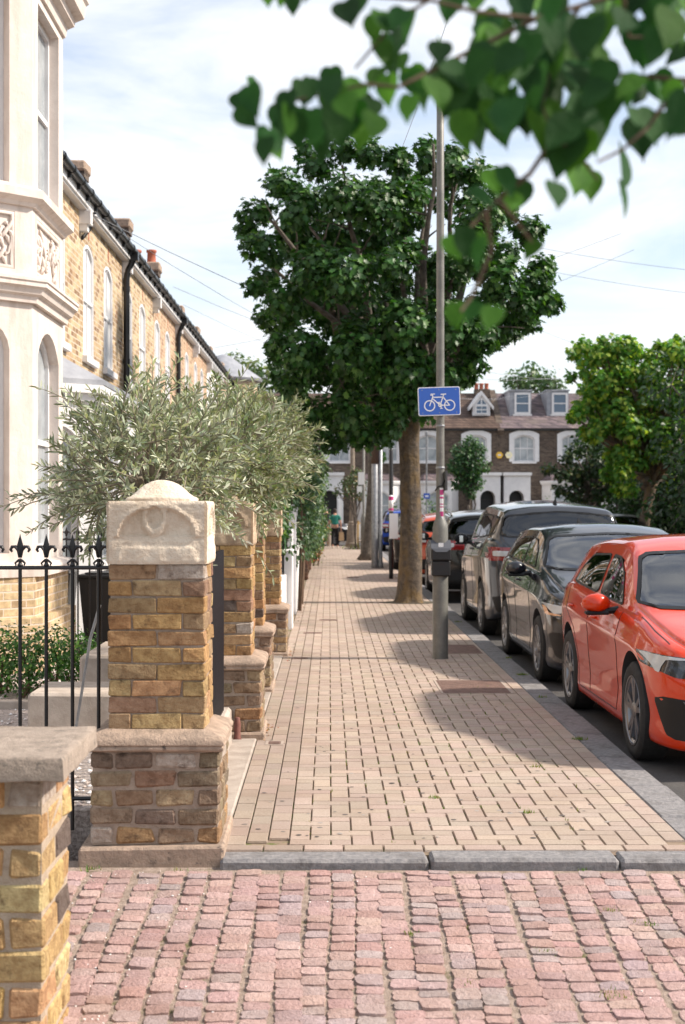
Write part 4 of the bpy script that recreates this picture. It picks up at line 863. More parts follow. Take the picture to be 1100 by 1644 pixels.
# black signpost, twin steel poles, grey lamp column, stink pipe
Yp = 33.7; Xp = (628-529)*Yp/F
t = thing('signpost', 'slim black pole with a pink and white sticker band in front of the twin poles', 'pole', (Xp, Yp, 0)); MB().lathe([(.052,0),(.050,.1),(.050,3.05),(.03,3.09)], (Xp,Yp,0), 14).build('pole', M['black'], t, smooth=True)
MB().lathe([(.055,1.60),(.055,1.98)], (Xp,Yp,0), 14).build('sticker', SW, t, smooth=True); MB().lathe([(.0565,1.62),(.0565,1.67)], (Xp,Yp,0), 14).lathe([(.0565,1.86),(.0565,1.95)], (Xp,Yp,0), 14).build('sticker_print', PK, t)
MB().box(Xp-.045, Xp+.16, Yp-.07, Yp-.055, .95, 1.55).build('notice', SW, t)
Yq = 39.6
for pxx, r_, h, lb in ((602, .095, 6.5, 'thicker of two shiny steel poles standing side by side'), (611, .055, 6.2, 'thinner shiny steel pole with a flared foot beside the thicker one')):
    X = (pxx-529)*Yq/F; t = thing('steel_pole', lb, 'pole', (X, Yq, 0), 'twin steel poles'); MB().lathe([(r_*(1.6 if r_ < .06 else 1.05),0),(r_*1.4 if r_ < .06 else r_,.08),(r_,.25),(r_*.95,h)], (X,Yq,0), 18).build('pole', M['galv'], t, smooth=True)
    if r_ > .06: MB().lathe([(r_+.012, 2.9), (r_+.012, h-.1)], (X, Yq, 0), 18).build('sleeve', mat('brown_sleeve', (.10,.065,.05), rough=.6), t, smooth=True)
Yq = 51; X = (584-529)*Yq/F
t = thing('lamp_column', 'grey lamp column carrying two small parking plates beyond the steel poles', 'lamp post', (X, Yq, 0)); MB().lathe([(.11,0),(.105,1.3),(.06,1.45),(.045,1.5),(.04,6.5)], (X,Yq,0), 16).build('column', M['postgrey'], t, smooth=True)
for z0, z1, w0, w1 in ((2.5,2.95,-.20,.02),(2.25,2.45,-.24,-.06)): MB().box(X+w0, X+w1, Yq-.08, Yq-.07, z0, z1).build('parking_plate', SW, t)
Yq = 64.5; Yq = 60.5; X = (566-529)*Yq/F
t = thing('vent_column', 'tall fluted cast iron vent column behind the walking man', 'iron column', (X, Yq, 0))
cl = mat('old_iron', (.30,.24,.18), (.20,.16,.12), sc=8, rough=.8)
m_ = MB(); n = 24; prof = [(.30,0),(.30,.16),(.26,.20),(.24,.5),(.20,.95),(.175,1.0),(.19,1.04),(.14,1.1),(.10,1.9),(.095,7.2)]
vs = [(X+r_*(1+(.06 if j % 2 else -.03)*(1 if .2 < h < 1 else 0))*math.cos(2*math.pi*j/n), Yq+r_*math.sin(2*math.pi*j/n), h) for r_, h in prof for j in range(n)]
m_.add(vs, [(i*n+j, i*n+(j+1) % n, (i+1)*n+(j+1) % n, (i+1)*n+j) for i in range(len(prof)-1) for j in range(n)]); m_.build('column', cl, t)
MB().lathe([(.12,7.2),(.16,7.25),(.16,7.35),(.05,7.6),(.02,7.9)], (X,Yq,0), 16).build('cap', cl, t, smooth=True)
Yq = 60; X = (685-529)*Yq/F
t = thing('small_signpost', 'distant thin pole with a tiny blue cycle sign left of the big lamp post', 'pole', (X, Yq, 0)); MB().lathe([(.035,0),(.035,4.7),(.07,4.72),(.07,4.85),(.02,4.9)], (X,Yq,0), 10).build('pole', M['galv'], t)
MB().box(X-.13, X+.13, Yq-.05, Yq-.04, 2.05, 2.28).build('sign', BLUE, t); MB().box(X-.07, X+.07, Yq-.054, Yq-.051, 2.12, 2.2).build('symbol', SW, t)
Yq = 52; X = (929-529)*Yq/F
t = thing('bus_flag_pole', 'far pole with a narrow white plate before the dark trees', 'pole', (X, Yq, 0)); MB().lathe([(.04,0),(.04,3.1)], (X,Yq,0), 10).build('pole', M['black'], t); MB().box(X-.08, X+.08, Yq-.05, Yq-.035, 2.45, 3.05).build('plate', SW, t)
t = thing('bollard', 'pale round topped bollard beside the walking man', 'bollard', (.0, 57, 0)); MB().lathe([(.09,0),(.09,.95),(.06,1.02),(.01,1.04)], (-.02, 62, 0), 12).build('bollard', M['stone'], t)
# overhead wires
def wire(a, b, sag, label, r=.006):
    r *= .6
    a, b = Vector(a), Vector(b); t = thing('overhead_wire', label, 'wire', a, 'thin cables over the street')
    MB().tube([a.lerp(b, i/16)-Vector((0,0,sag*4*(i/16)*(1-i/16))) for i in range(17)], r, 4).build('cable', M['wire'], t)
M['wire'] = mat('wire', (.25,.26,.28), rough=.6)
A = Vector((XW+.15, 21.3, 6.08))
wire(A, (11, 60, 7.2), .9, 'upper cable fanning from the nearest house over the street', .010); wire(A, (10, 70, 7.5), 1.4, 'lower cable fanning from the nearest house over the street', .008)
wire((XW+.3, 31, 6.5), (10.5, 58, 7.2), 1.0, 'cable leaving the gutter of the third house', .010); wire((XW+.3, 33, 6.4), (11, 66, 7.3), 1.3, 'sagging cable running behind the tree crown', .008)
wire((XW+.3, 42, 6.4), (8, 39, 9.2), .3, 'cable rising to the right above the far chimneys', .009); wire((XW+.3, 52, 6.2), (9, 42, 9.3), .4, 'cable rising steeply beside the turret roof', .009)
wire((XW+.3, 57, 6.0), (6, 50, 8.6), .4, 'lowest cable crossing in front of the turret', .009)
wire((4, 40, 9.4), (14, 37, 7.6), .3, 'cable descending to the right past the big tree', .010); wire((4, 41, 9.0), (15, 38, 7.0), .3, 'second cable descending to the right past the big tree', .010); wire((5, 45, 8.0), (12, 46, 5.8), .2, 'low cable crossing the sky before the grey dormers', .010)
wire((.9, 8.2, 5.2), (.62, 12, 4.75), .05, 'near thin wire hanging beside the top of the lamp post', .0035)
# ================================================================== pedestrians
def skinned(name, verts, edges, radii, m, par, lvl=2, root=0):
    me = bpy.data.meshes.new(name); me.from_pydata([Vector(v) for v in verts], edges, []); o = linkmesh(me, name, m, par)
    sk = o.modifiers.new('s', 'SKIN'); 
    for i, r_ in enumerate(radii): me.skin_vertices[0].data[i].radius = r_ if isinstance(r_, tuple) else (r_, r_)
    me.skin_vertices[0].data[root].use_root = True
    sb = o.modifiers.new('d', 'SUBSURF'); sb.levels = lvl; sb.render_levels = lvl; bake(o); o.data.polygons.foreach_set('use_smooth', [True]*len(o.data.polygons)); return o
SKIN = mat('skin', (.50,.26,.18), rough=.6)
def person(loc, label, shirt, trouser, s=1.0, bag=True, ph=1):
    t = thing('person', label, 'person', loc, 'pedestrians on the pavement'); x, y, z = loc
    def P(a, b, c): return (x+a*s, y+b*s, z+c*s)
    H = {}
    V = [P(0,0,.98),P(0,0,1.15),P(0,.01,1.34),P(0,.02,1.46),P(0,.04,1.53),P(0,.08,1.62),P(0,.07,1.72)]; Rr = [(.15,.10),(.135,.09),(.165,.10),(.10,.07),.052,.078,.07]; E = [(0,1),(1,2),(2,3),(3,4),(4,5),(5,6)]
    V += [P(.10,0,.90),P(.12,.12*ph,.50),P(.12,.02*ph,.08),P(.12,.14,.03), P(-.10,0,.90),P(-.10,-.02*ph,.50),P(-.10,-.14*ph,.10),P(-.10,-.02*ph,.03)]; Rr += [.088,.058,.038,.03]*2; E += [(0,7),(7,8),(8,9),(9,10),(0,11),(11,12),(12,13),(13,14)]
    V += [P(.19,.01,1.42),P(.25,-.03,1.15),P(.27,.02,.90),P(.275,.04,.82), P(-.19,.01,1.42),P(-.25,.0,1.15),P(-.26,.10,.92),P(-.26,.13,.84)]; Rr += [.055,.042,.028,.022]*2; E += [(3,15),(15,16),(16,17),(17,18),(3,19),(19,20),(20,21),(21,22)]
    Rr = [tuple(q*s for q in r_) if isinstance(r_, tuple) else r_*s for r_ in Rr]
    for hx, hy, hz in ((.275,.04,.82),(-.26,.13,.84)):
        for k_ in range(5):
            b0 = len(V); dx = (-.02+.011*k_); l = [.05,.07,.075,.07,.055][k_]
            V += [P(hx, hy+dx, hz-.02), P(hx+.005, hy+dx*1.2, hz-.02-l*.6), P(hx-.01*(1 if hx>0 else -1), hy+dx*1.2, hz-.02-l)]; Rr += [.010*s,.009*s,.007*s]; E += [((18 if hx > 0 else 22), b0), (b0, b0+1), (b0+1, b0+2)]
    skinned('body', V, E, Rr, SKIN, t)
    V = [P(0,0,1.00),P(0,0,1.15),P(0,.01,1.34),P(0,.02,1.45),P(.18,.01,1.42),P(.235,-.01,1.24),P(-.18,.01,1.42),P(-.235,.0,1.24)]
    skinned('shirt', V, [(0,1),(1,2),(2,3),(3,4),(4,5),(3,6),(6,7)], [tuple(q*s for q in r_) for r_ in ((.175,.125),(.165,.115),(.19,.12),(.12,.09),(.075,.075),(.07,.07),(.075,.075),(.07,.07))], shirt, t)
    V = [P(0,0,1.0),P(.09,0,.88),P(.115,.11*ph,.50),P(.12,.03*ph,.12),P(-.09,0,.88),P(-.10,-.01*ph,.50),P(-.10,-.12*ph,.13)]
    skinned('trousers', V, [(0,1),(1,2),(2,3),(0,4),(4,5),(5,6)], [tuple(q*s for q in r_) for r_ in ((.16,.11),(.105,.105),(.08,.08),(.072,.072),(.105,.105),(.08,.08),(.072,.072))], trouser, t)
    MB().ball(P(0,.07,1.70), (.088*s,.10*s,.085*s), 14).ball(P(0,.045,1.64), (.08*s,.075*s,.08*s), 12).build('hair', mat('dark_hair', (.03,.02,.015), rough=.7), t, smooth=True)
    MB().ball(P(.12,.10*ph*.2+.05,.035), (.05*s,.14*s,.045*s), 10).ball(P(-.10,-.09*ph,.04), (.05*s,.14*s,.045*s), 10).build('shoes', mat('pale_shoe', (.55,.50,.42), rough=.6), t, smooth=True)
    return t
person(((538-529)*58.8/F, 58.8, 0), 'man in teal shirt and black trousers walking away along the pavement', mat('teal_cloth', (.02,.19,.15), (.015,.14,.11), sc=8, rough=.9), mat('black_cloth', (.012,.012,.014), rough=.9), .92)
person(((524-529)*63/F, 63.5, 0), 'person in dark clothes half hidden behind the hedge ahead of the man in teal', mat('dark_cloth', (.02,.02,.028), rough=.9), mat('dark_cloth2', (.03,.03,.04), rough=.9), .95, ph=-1)
X = .232+.28*.92; t = thing('paper_bag', 'brown paper carrier bag hanging from the right hand of the man in teal', 'bag', (X, 58.86, .6)); MB().add([(X-.10,58.78,.30),(X+.12,58.78,.32),(X+.12,58.92,.32),(X-.10,58.92,.30),(X-.09,58.80,.66),(X+.10,58.80,.66),(X+.10,58.90,.66),(X-.09,58.90,.66)], [(0,3,2,1),(0,1,5,4),(1,2,6,5),(2,3,7,6),(3,0,4,7),(4,5,6,7)]).build('bag', mat('kraft_paper', (.55,.38,.22), (.45,.30,.17), sc=9, rough=.8), t); MB().tube([(X-.04,58.85,.66),(X-.01,58.87,.76),(X+.04,58.85,.66)], .006, 5).build('handle', mat('string', (.6,.5,.4)), t)
# ================================================================== foliage
def norm(a): return a/np.maximum(1e-9, np.linalg.norm(a, axis=1, keepdims=True))
def leafmesh(name, P, Nn, D, S, tv, tf, m, par, tint, droop=0):
    """P base points, Nn leaf normals, D tip directions, S sizes, tv/tf template (x across, y along, z up), tint (n,3)"""
    n = len(P); D = norm(D - Nn*np.sum(D*Nn, axis=1, keepdims=True)); X = np.cross(D, Nn); tv = np.array(tv, float); k = len(tv)
    V = P[:,None,:] + (X[:,None,:]*tv[None,:,0:1] + D[:,None,:]*tv[None,:,1:2] + Nn[:,None,:]*tv[None,:,2:3])*S[:,None,None]
    V = V.reshape(-1, 3) - np.array(rootloc(par)); me = bpy.data.meshes.new(name)
    nf = len(tf); ls = [len(f) for f in tf]; base = np.concatenate([np.array(f) for f in tf]); tot = len(base)
    loops = (base[None,:] + (np.arange(n)*k)[:,None]).reshape(-1)
    starts = (np.concatenate([[0], np.cumsum(ls)[:-1]])[None,:] + (np.arange(n)*tot)[:,None]).reshape(-1)
    me.vertices.add(len(V)); me.vertices.foreach_set('co', V.astype(np.float32).reshape(-1))
    me.loops.add(len(loops)); me.loops.foreach_set('vertex_index', loops.astype(np.int32))
    me.polygons.add(n*nf); me.polygons.foreach_set('loop_start', starts.astype(np.int32)); me.polygons.foreach_set('loop_total', np.tile(ls, n).astype(np.int32))
    a = me.attributes.new('tint', 'FLOAT_COLOR', 'FACE'); tt = np.repeat(np.concatenate([tint, np.ones((n,1))], axis=1), nf, axis=0); a.data.foreach_set('color', tt.astype(np.float32).reshape(-1))
    me.update(calc_edges=True); me.validate(clean_customdata=False)
    o = bpy.data.objects.new(name, me); COL.objects.link(o); me.materials.append(m); o.parent = par; return o
MAPLE_V = [(0,0,0),(.30,.02,.03),(.22,.22,.0),(.50,.34,.05),(.24,.48,.0),(.34,.72,.04),(.12,.66,.0),(0,1.0,.02),(-.12,.66,0),(-.34,.72,.04),(-.24,.48,0),(-.50,.34,.05),(-.22,.22,0),(-.30,.02,.03),(0,.45,-.07)]
MAPLE_F = [(0,1,2,14),(14,2,3,4),(14,4,5,6),(14,6,7),(14,7,8),(14,8,9,10),(14,10,11,12),(0,14,12,13)]
LEAF_V = [(0,0,0),(.28,.25,.05),(.30,.55,.05),(0,1,0),(-.30,.55,.05),(-.28,.25,.05),(0,.5,-.03)]
LEAF_F = [(0,1,6),(1,2,6),(2,3,6),(3,4,6),(4,5,6),(5,0,6)]
OLV_V = [(0,0,0),(.11,.35,.02),(.10,.7,.02),(0,1,-.03),(-.10,.7,.02),(-.11,.35,.02)]; OLV_F = [(0,1,2,3),(0,3,4,5)]
HEART_V = [(0,0,0),(.16,-.06,.0),(.34,.02,.03),(.44,.22,.05),(.42,.45,.05),(.30,.68,.03),(.14,.88,0),(.03,1.02,-.05),(0,1.14,-.09)]
HEART_V = HEART_V + [(-x, y, z) for x, y, z in HEART_V[1:8]] + [(0,.25,-.04),(0,.5,-.04),(0,.75,-.04)]
HEART_F = [(0,1,2,16),(16,2,3,4),(16,4,17),(17,4,5,18),(18,5,6),(18,6,7,8),(0,16,10,9),(16,17,12),(16,12,11,10),(17,18,13,12),(18,14,13),(18,8,15,14)]
def clump_leaves(clumps, per, size, outward=1.0, up=.45, thick=.38, dens=None):
    Ps = []; Ns = []; Ds = []
    for (c, r) in clumps:
        n = int(per*(r[0]*r[2])/(.45*.45)) + 12
        d = norm(rng.normal(size=(n,3))); rad = 1-thick*rng.random(n)**1.4
        # lumpy surface
        lump = 1 + .22*np.sin(d[:,0]*5+c[0]*7)*np.cos(d[:,2]*6+c[2]*5) + .12*np.sin(d[:,1]*9+c[1])
        P = np.array(c) + d*np.array(r)*rad[:,None]*lump[:,None]
        Nn = norm(d*outward + np.array([.25,-.1,up]) + rng.normal(size=(n,3))*.55); Dd = norm(d*.7 + np.array([0,0,-.55]) + rng.normal(size=(n,3))*.5)
        Ps.append(P); Ns.append(Nn); Ds.append(Dd)
    return np.concatenate(Ps), np.concatenate(Ns), np.concatenate(Ds)
def tints(n, base, var=.25, alt=None, pa=0.0, P=None):
    t = np.array(base)[None,:]*(1+rng.uniform(-var, var, size=(n,1)))*(1+rng.uniform(-.1,.1,size=(n,3)))
    if alt is not None: k = rng.random(n) < pa; t[k] = np.array(alt)*(1+rng.uniform(-var,var,size=(k.sum(),1)))
    return np.clip(t, 0, 1)
def limb(mb, a, b, r0, r1, wob=.12, n=7):
    a, b = Vector(a), Vector(b); L_ = (b-a).length; pts = []; rr = []
    s_ = random.random()*10
    for i in range(n+1):
        q = i/n; p = a.lerp(b, q) + Vector((noise.noise(Vector((s_, q*2.2, 0))), noise.noise(Vector((0, s_, q*2.2))), .25*math.sin(q*math.pi)))*wob*L_*math.sin(q*math.pi)**.7
        pts.append(p); rr.append(r0+(r1-r0)*q**.8)
    mb.tube(pts, rr, 7); return pts
# ---- the big maple
random.seed(31); rng = np.random.default_rng(31)
TX, TY = 1.42, 25.3
t = thing('street_tree', 'big dark maple with a lichen yellow trunk beside the kerb and a broad crown', 'tree', (TX, TY, 0))
tr = MB(); n = 22; rings = []
prof = [(-.08,.38),(0,.29),(.05,.262),(.14,.235),(.35,.222),(.9,.207),(1.5,.190),(2.2,.180),(2.8,.185),(3.2,.21),(3.5,.21)]
vs = []
for h, r_ in prof:
    for j in range(n):
        a = 2*math.pi*j/n; fl = 1 + .10*math.cos(a*2+2.2)*(1 if h < 1.2 else .4) - .16*math.exp(-((a-4.9)/.22)**2)*(1 if h < 2 else .3) + .05*math.sin(a*5+h*2)
        vs.append((TX+.03*math.sin(h*1.1)+r_*fl*math.cos(a), TY+r_*fl*math.sin(a), h))
tr.add(vs, [(i*n+j, i*n+(j+1) % n, (i+1)*n+(j+1) % n, (i+1)*n+j) for i in range(len(prof)-1) for j in range(n)])
tr.build('trunk', M['bark'], t, smooth=True)
CL = [(418,335,40),(400,372,26),(448,292,42),(500,290,44),(552,280,42),(600,288,42),(640,296,36),(684,262,26),(682,292,34),(728,268,24),(722,300,36),(760,312,38),(800,342,38),(822,400,40),(765,385,52),(848,468,42),(878,497,24),(818,515,38),(780,480,52),(722,440,58),(655,345,36),(600,372,62),(540,360,62),(478,362,56),(432,425,44),(418,480,28),(455,505,48),(505,460,64),(560,480,72),(625,455,50),(640,540,72),(705,540,66),(745,565,44),(738,600,32),(700,615,44),(640,610,70),(565,585,76),(497,575,58),(450,560,28),(466,632,36),(478,655,36),(510,672,48),(565,672,52),(622,668,46),(672,655,40),(530,702,30),(580,700,34),(616,694,26),(840,508,30),(860,440,24)]
clumps = []; YC = 25.0
for cx, cy, r in CL:
    q = 1-((cx-640)/275)**2-((cy-475)/265)**2; D = 2.7*math.sqrt(max(.02, q)); rr = r*YC/F*.64
    X, Z = (cx-529)*YC/F, 1.7-(cy-814)*YC/F
    ds = [-D*.92, D*.9] if D > .9 else [0]
    if D > 1.7: ds.append(random.uniform(-.3,.3)*D)
    for d_ in ds:
        clumps.append(((X+random.uniform(-.12,.12), YC+d_, Z+random.uniform(-.1,.1)), (rr, rr*1.05, rr*.92)))
        if random.random() < .5: clumps.append(((X+random.uniform(-.5,.5)*rr*2, YC+d_*.8+random.uniform(-.4,.4), Z+random.uniform(-.3,.6)*rr*1.6), (rr*.5, rr*.5, rr*.55)))
P_, N_, D_ = clump_leaves(clumps, 560, .15, thick=.62, up=.6)
keep = np.ones(len(P_), bool)
for hx, hy, hr in ((.0,0,0),):
    pass
pxx = 529+P_[:,0]*F/P_[:,1]; pyy = 814-(P_[:,2]-1.7)*F/P_[:,1]
n = len(P_); leafmesh('foliage', P_, N_, D_, rng.uniform(.085,.16,n), MAPLE_V, MAPLE_F, M['maple'], t, tints(n, (.034,.100,.020), .40, (.09,.19,.035), .15))
lm = MB(); fork = (TX+.02, TY, 3.2)
random.seed(5)
mains = [(418,340,-.3),(470,300,.6),(548,300,-1.6),(600,300,1.0),(682,280,-2.1),(690,290,.8),(728,285,-1.2),(790,350,.4),(850,470,-.4),(760,420,1.7),(440,440,-.7),(455,560,.5),(500,400,-2.0),(640,420,-2.2),(740,560,-1.4),(500,650,-1.2),(560,560,-2.3),(820,520,.6)]
for cx, cy, d_ in mains:
    e = Vector(((cx-529)*YC/F, YC+d_, 1.7-(cy-814)*YC/F)); k = Vector(fork).lerp(e, .38) + Vector((0,0,.12*abs(e.x-TX)))
    if cy < 320: k = Vector((fork[0]+(e.x-fork[0])*.62, fork[1]+(e.y-fork[1])*.7, fork[2]+(e.z-fork[2])*.38))
    limb(lm, fork, k, .115, .075, .10); pp = limb(lm, k, e, .074, .022, .09)
    for q in (2,3,4,5,6):
        dd = Vector((random.uniform(-1,1), random.uniform(-1,1), random.uniform(-.1,1))).normalized()*random.uniform(.4,.8); limb(lm, pp[q], pp[q]+dd, .022, .006, .1, 4)
lm.build('limbs', M['barkgrey'], t, smooth=True)
pit = MB(); pit.add([(TX+.50*math.cos(q*.524)*(1+.15*math.sin(q*2.3)), TY+.42*math.sin(q*.524)*(1+.12*math.cos(q*1.7)), .006) for q in range(12)], [tuple(range(12))]); setting(pit.build('soil', M['earth']))
# ---- generic trees
def tree(label, base, trunk, cl, leaf, per, size, tint, alt=None, pa=0, thick=.5, bark='barkgrey', nl=None, shape='leaf', group=None, cat='tree', droop=.45, name='street_tree', up=.45):
    t = thing(name, label, cat, base, group); m_ = MB(); m_.tube([tuple(p[:3]) for p in trunk], [p[3] for p in trunk], 12)
    m_.build('trunk', M[bark], t, smooth=True); lm = MB(); top = Vector(trunk[-1][:3])
    for c, r in cl: 
        a = top if random.random() < .7 else Vector(trunk[-2][:3]).lerp(top, random.random()); limb(lm, a, c, trunk[-1][3]*.6, .018, .10)
        for _ in range(3): limb(lm, c, Vector(c)+Vector([random.uniform(-1,1)*r[k] for k in range(3)]), .018, .005, .1, 3)
    lm.build('limbs', M[bark], t, smooth=True)
    P, Nn, D = clump_leaves(cl, per, size, thick=thick, up=up); n = len(P); tv, tf = (MAPLE_V, MAPLE_F) if shape == 'maple' else (LEAF_V, LEAF_F) if shape == 'leaf' else (OLV_V, OLV_F)
    leafmesh('foliage', P, Nn, D, rng.uniform(size*.7, size*1.3, n), tv, tf, M[leaf], t, tints(n, tint, .3, alt, pa)); return t
def cl_at(lst, Y, dep=.8, k=.9, two=True):
    o = []
    for cx, cy, r in lst:
        rr = r*Y/F*k; c = ((cx-529)*Y/F, Y, 1.7-(cy-814)*Y/F)
        for d_ in ((-dep, dep) if two else (0,)): o.append(((c[0]+random.uniform(-.1,.1), Y+d_*random.uniform(.5,1), c[2]), (rr, rr*1.1, rr)))
    return o
random.seed(12)
Yt = 42; X = (1036-529)*Yt/F
tree('pollarded lime green tree with knobbly branches on the opposite pavement', (X, Yt, 0), [(X,Yt,0,.20),(X-.02,Yt,1.2,.17),(X+.15,Yt,2.2,.16),(X+.25,Yt,2.6,.20)],
     cl_at([(950,575,22),(935,560,16),(975,560,20),(1005,565,24),(1000,600,28),(960,620,34),(1040,600,24),(1065,570,22),(1090,575,24),(1030,640,34),(985,660,34),(945,650,22),(1060,640,30),(1090,630,28),(925,665,14),(1010,690,32),(960,690,24),(1050,690,28),(1085,690,30),(1000,730,24),(990,760,18),(1005,785,14),(1085,735,24),(1045,725,22),(1070,712,22),(1018,742,20),(1092,770,20),(1095,552,10),(1125,600,36),(1130,680,40),(1020,605,14),(1045,560,10),(960,548,8),(1000,552,8),(1075,550,8),(925,600,10)], Yt, 1.1, k=.80), 'leafl', 430, .155, (.10,.235,.035), (.33,.42,.06), .30, shape='maple', bark='bark', thick=.6)
Yt = 50; X = (905-529)*Yt/F
tree('dark layered maple behind the parked cars left of the lime green tree', (X+1, Yt, 0), [(X+1,Yt,0,.16),(X+1,Yt,2.2,.12)],
     cl_at([(908,736,10),(932,722,16),(882,753,8),(902,760,12),(930,762,20),(965,750,24),(895,786,10),(920,792,16),(955,790,20),(990,775,24),(985,730,22),(935,808,11)], Yt, .9), 'maple', 170, .16, (.028,.060,.018), (.09,.10,.02), .12, shape='maple')
Yt = 62; X = (753-529)*Yt/F
tree('small round young street tree in front of the far porch', (X, Yt, 0), [(X,Yt,0,.06),(X,Yt,1.8,.05)], cl_at([(753,712,14),(738,725,16),(768,722,16),(753,740,20),(735,748,18),(770,748,18),(752,765,18),(740,775,14),(765,775,14),(755,792,10)], Yt, .35), 'maple', 190, .14, (.035,.10,.03), (.08,.16,.04), .15)
Yt = 58; X = (560-529)*Yt/F
tree('staked sapling with loose foliage beside the iron column', (X+.2, Yt, 0), [(X+.28,Yt,0,.03),(X+.25,Yt,1.3,.03)], cl_at([(552,775,12),(566,770,14),(578,778,12),(545,788,10),(563,790,14),(580,795,10),(570,755,9)], Yt, .3), 'maple', 100, .11, (.06,.10,.035), (.2,.14,.05), .15, thick=.9)
t = thing('tree_stake', 'yellow brown wooden stake tied beside the staked sapling', 'stake', (1.15, 57.6, 0)); MB().tube([(1.16,57.6,0),(1.16,57.6,1.15)], .035, 8).tube([(1.16,57.6,1.0),(1.25,57.7,1.05)], .02, 6).build('stake', mat('stake_wood', (.38,.24,.08), rough=.9), t)
Yt = 45.5; X = (593-529)*Yt/F
tree('second street tree with a rough grey trunk behind the steel poles', (X, Yt, 0), [(X-.12,Yt,-.05,.30),(X-.03,Yt,.25,.20),(X,Yt,1.0,.16),(X+.1,Yt,2.5,.15),(X+.12,Yt,4.2,.16),(X+.15,Yt,5.5,.12)], cl_at([(600,560,40),(560,600,40),(640,600,44),(600,640,40),(560,560,30),(650,560,34),(610,730,8),(600,720,6)], Yt, 1.4), 'maple', 60, .18, (.04,.09,.025), shape='maple')
Yt = 90
tree('distant broad tree rising behind the purple slate roof', ((855-529)*Yt/F, Yt, 0), [((855-529)*Yt/F,Yt,0,.4),((855-529)*Yt/F,Yt,6,.3)], cl_at([(825,610,18),(850,603,20),(875,610,20),(893,620,14),(840,620,20),(865,625,22)], Yt, 1.5), 'maple', 26, .30, (.06,.12,.045), (.12,.18,.06), .2)
tree('distant pale green tree behind the conical turret roof', (-5.0, 93, 0), [(-5.0,93,0,.4),(-5,93,6,.3)], cl_at([(378,578,14),(400,590,20),(430,600,24),(455,612,22),(470,590,20),(440,630,26),(410,620,22),(480,620,24),(465,650,20)], 93, 1.5), 'maple', 26, .30, (.08,.15,.05), (.18,.22,.07), .3)
for Yt, lb, dx in ((36,'dark tree reaching in from the right edge beside the lime green tree',-1.0),(44.5,'dark tree close behind the trunk of the lime green tree',-.6),(46,'dark bushy tree against the timber fence at the right edge',0),(52,'second dark tree along the timber fence behind the pollarded tree',-.3),(58,'far dark tree filling the gap at the end of the fence',2.0)):
    X = 10.9+dx; cl = [((X+random.uniform(-1,1), Yt+random.uniform(-1.8,1.8), z), (.95,1.1,.8)) for z in (.6,.9,1.4,1.8,2.4,2.7,3.3,3.5,4.2,4.3,4.9,5.3) for _ in (0,1)]
    tree(lb, (X, Yt, 0), [(X,Yt,0,.15),(X,Yt,3,.12)], cl, 'maple', 70, .15, (.022,.055,.018), (.05,.11,.03), .15, group='dark trees along the fence')
# ---- olives: sprigs of narrow leaves
def olive(label, base, c, r, nt_, nl_, sz, tint, alt, pa, seed, flat=1.0, name='olive_tree', cat='olive tree', m='olive', spike=.35, group=None, leafw=1.0, trunk=True):
    rg = np.random.default_rng(seed); random.seed(seed); t = thing(name, label, cat, base, group); c = np.array(c); r = np.array(r); tw = MB()
    Ps = []; Ns = []; Ds = []
    if trunk: tw.tube([base, (base[0]+.02, base[1], base[2]+.5), tuple(c-np.array([0,0,r[2]*.5]))], [.04,.035,.03], 8)
    for i in range(nt_):
        d = rg.normal(size=3); d /= np.linalg.norm(d); q = .45+.5*rg.random()**.6; s0 = c + d*r*q*.78
        dr = d*.8 + np.array([0,0,spike]) + rg.normal(size=3)*.45; dr /= np.linalg.norm(dr); Ln = rg.uniform(.22,.48)*(1.3 if rg.random() < .12 else 1)
        bend = np.array([0,0,-.25])+rg.normal(size=3)*.15; K = 6; pts = [s0 + dr*Ln*k/K + bend*Ln*(k/K)**2*.5 for k in range(K+1)]
        tw.tube([tuple(p) for p in pts], [.005*(1-k/(K+1)) + .0012 for k in range(K+1)], 4, caps=False)
        if i % 4 == 0: tw.tube([tuple(c + d*r*.1 - np.array([0,0,r[2]*.3])), tuple(c+d*r*.35), tuple(s0)], [.014,.009,.005], 5, caps=False)
        for k in range(nl_):
            f = .12+.88*k/nl_; a = f*K; i0 = min(K-1, int(a)); p = pts[i0] + (pts[i0+1]-pts[i0])*(a-i0)
            sd = rg.normal(size=3); sd -= dr*np.dot(sd, dr); sd /= np.linalg.norm(sd)+1e-9; dd = dr*.75 + sd*.8; Ps.append(p); Ds.append(dd); nn = np.cross(dd, rg.normal(size=3)); nn /= np.linalg.norm(nn)+1e-9; nn = nn*(1 if nn[2] > 0 else -1); Ns.append(nn)
    tw.build('branches', M['olivetwig'], t)
    n = len(Ps); tv = [(x*leafw, y, z) for x, y, z in OLV_V]
    old = globals()['rng']; globals()['rng'] = rg
    leafmesh('foliage', np.array(Ps), np.array(Ns), np.array(Ds), rg.uniform(sz*.65, sz*1.25, n), tv, OLV_F, M[m], t, tints(n, tint, .35, alt, pa)); globals()['rng'] = old; return t
OT, OA = (.25,.28,.19), (.52,.54,.42)
OG = 'silvery olive trees over the front walls'
olive('large silvery olive tree directly behind the near gate pier', (-1.25, 9.3, .1), (-1.16, 9.2, 1.90), (.62,.80,.53), 290, 34, .062, OT, OA, .33, 41, group=OG)
olive('olive tree leaning over the second and third gate piers', (-1.15, 12.0, .1), (-.92, 11.4, 2.02), (.60,1.25,.56), 440, 34, .066, (.20,.24,.14), (.40,.42,.30), .35, 42, group=OG)
olive('paler olive tree above the fourth gate pier', (-1.0, 16.0, .1), (-.80, 15.8, 2.38), (.60,1.3,.46), 300, 30, .075, (.19,.22,.12), (.34,.36,.24), .35, 43, group=OG)
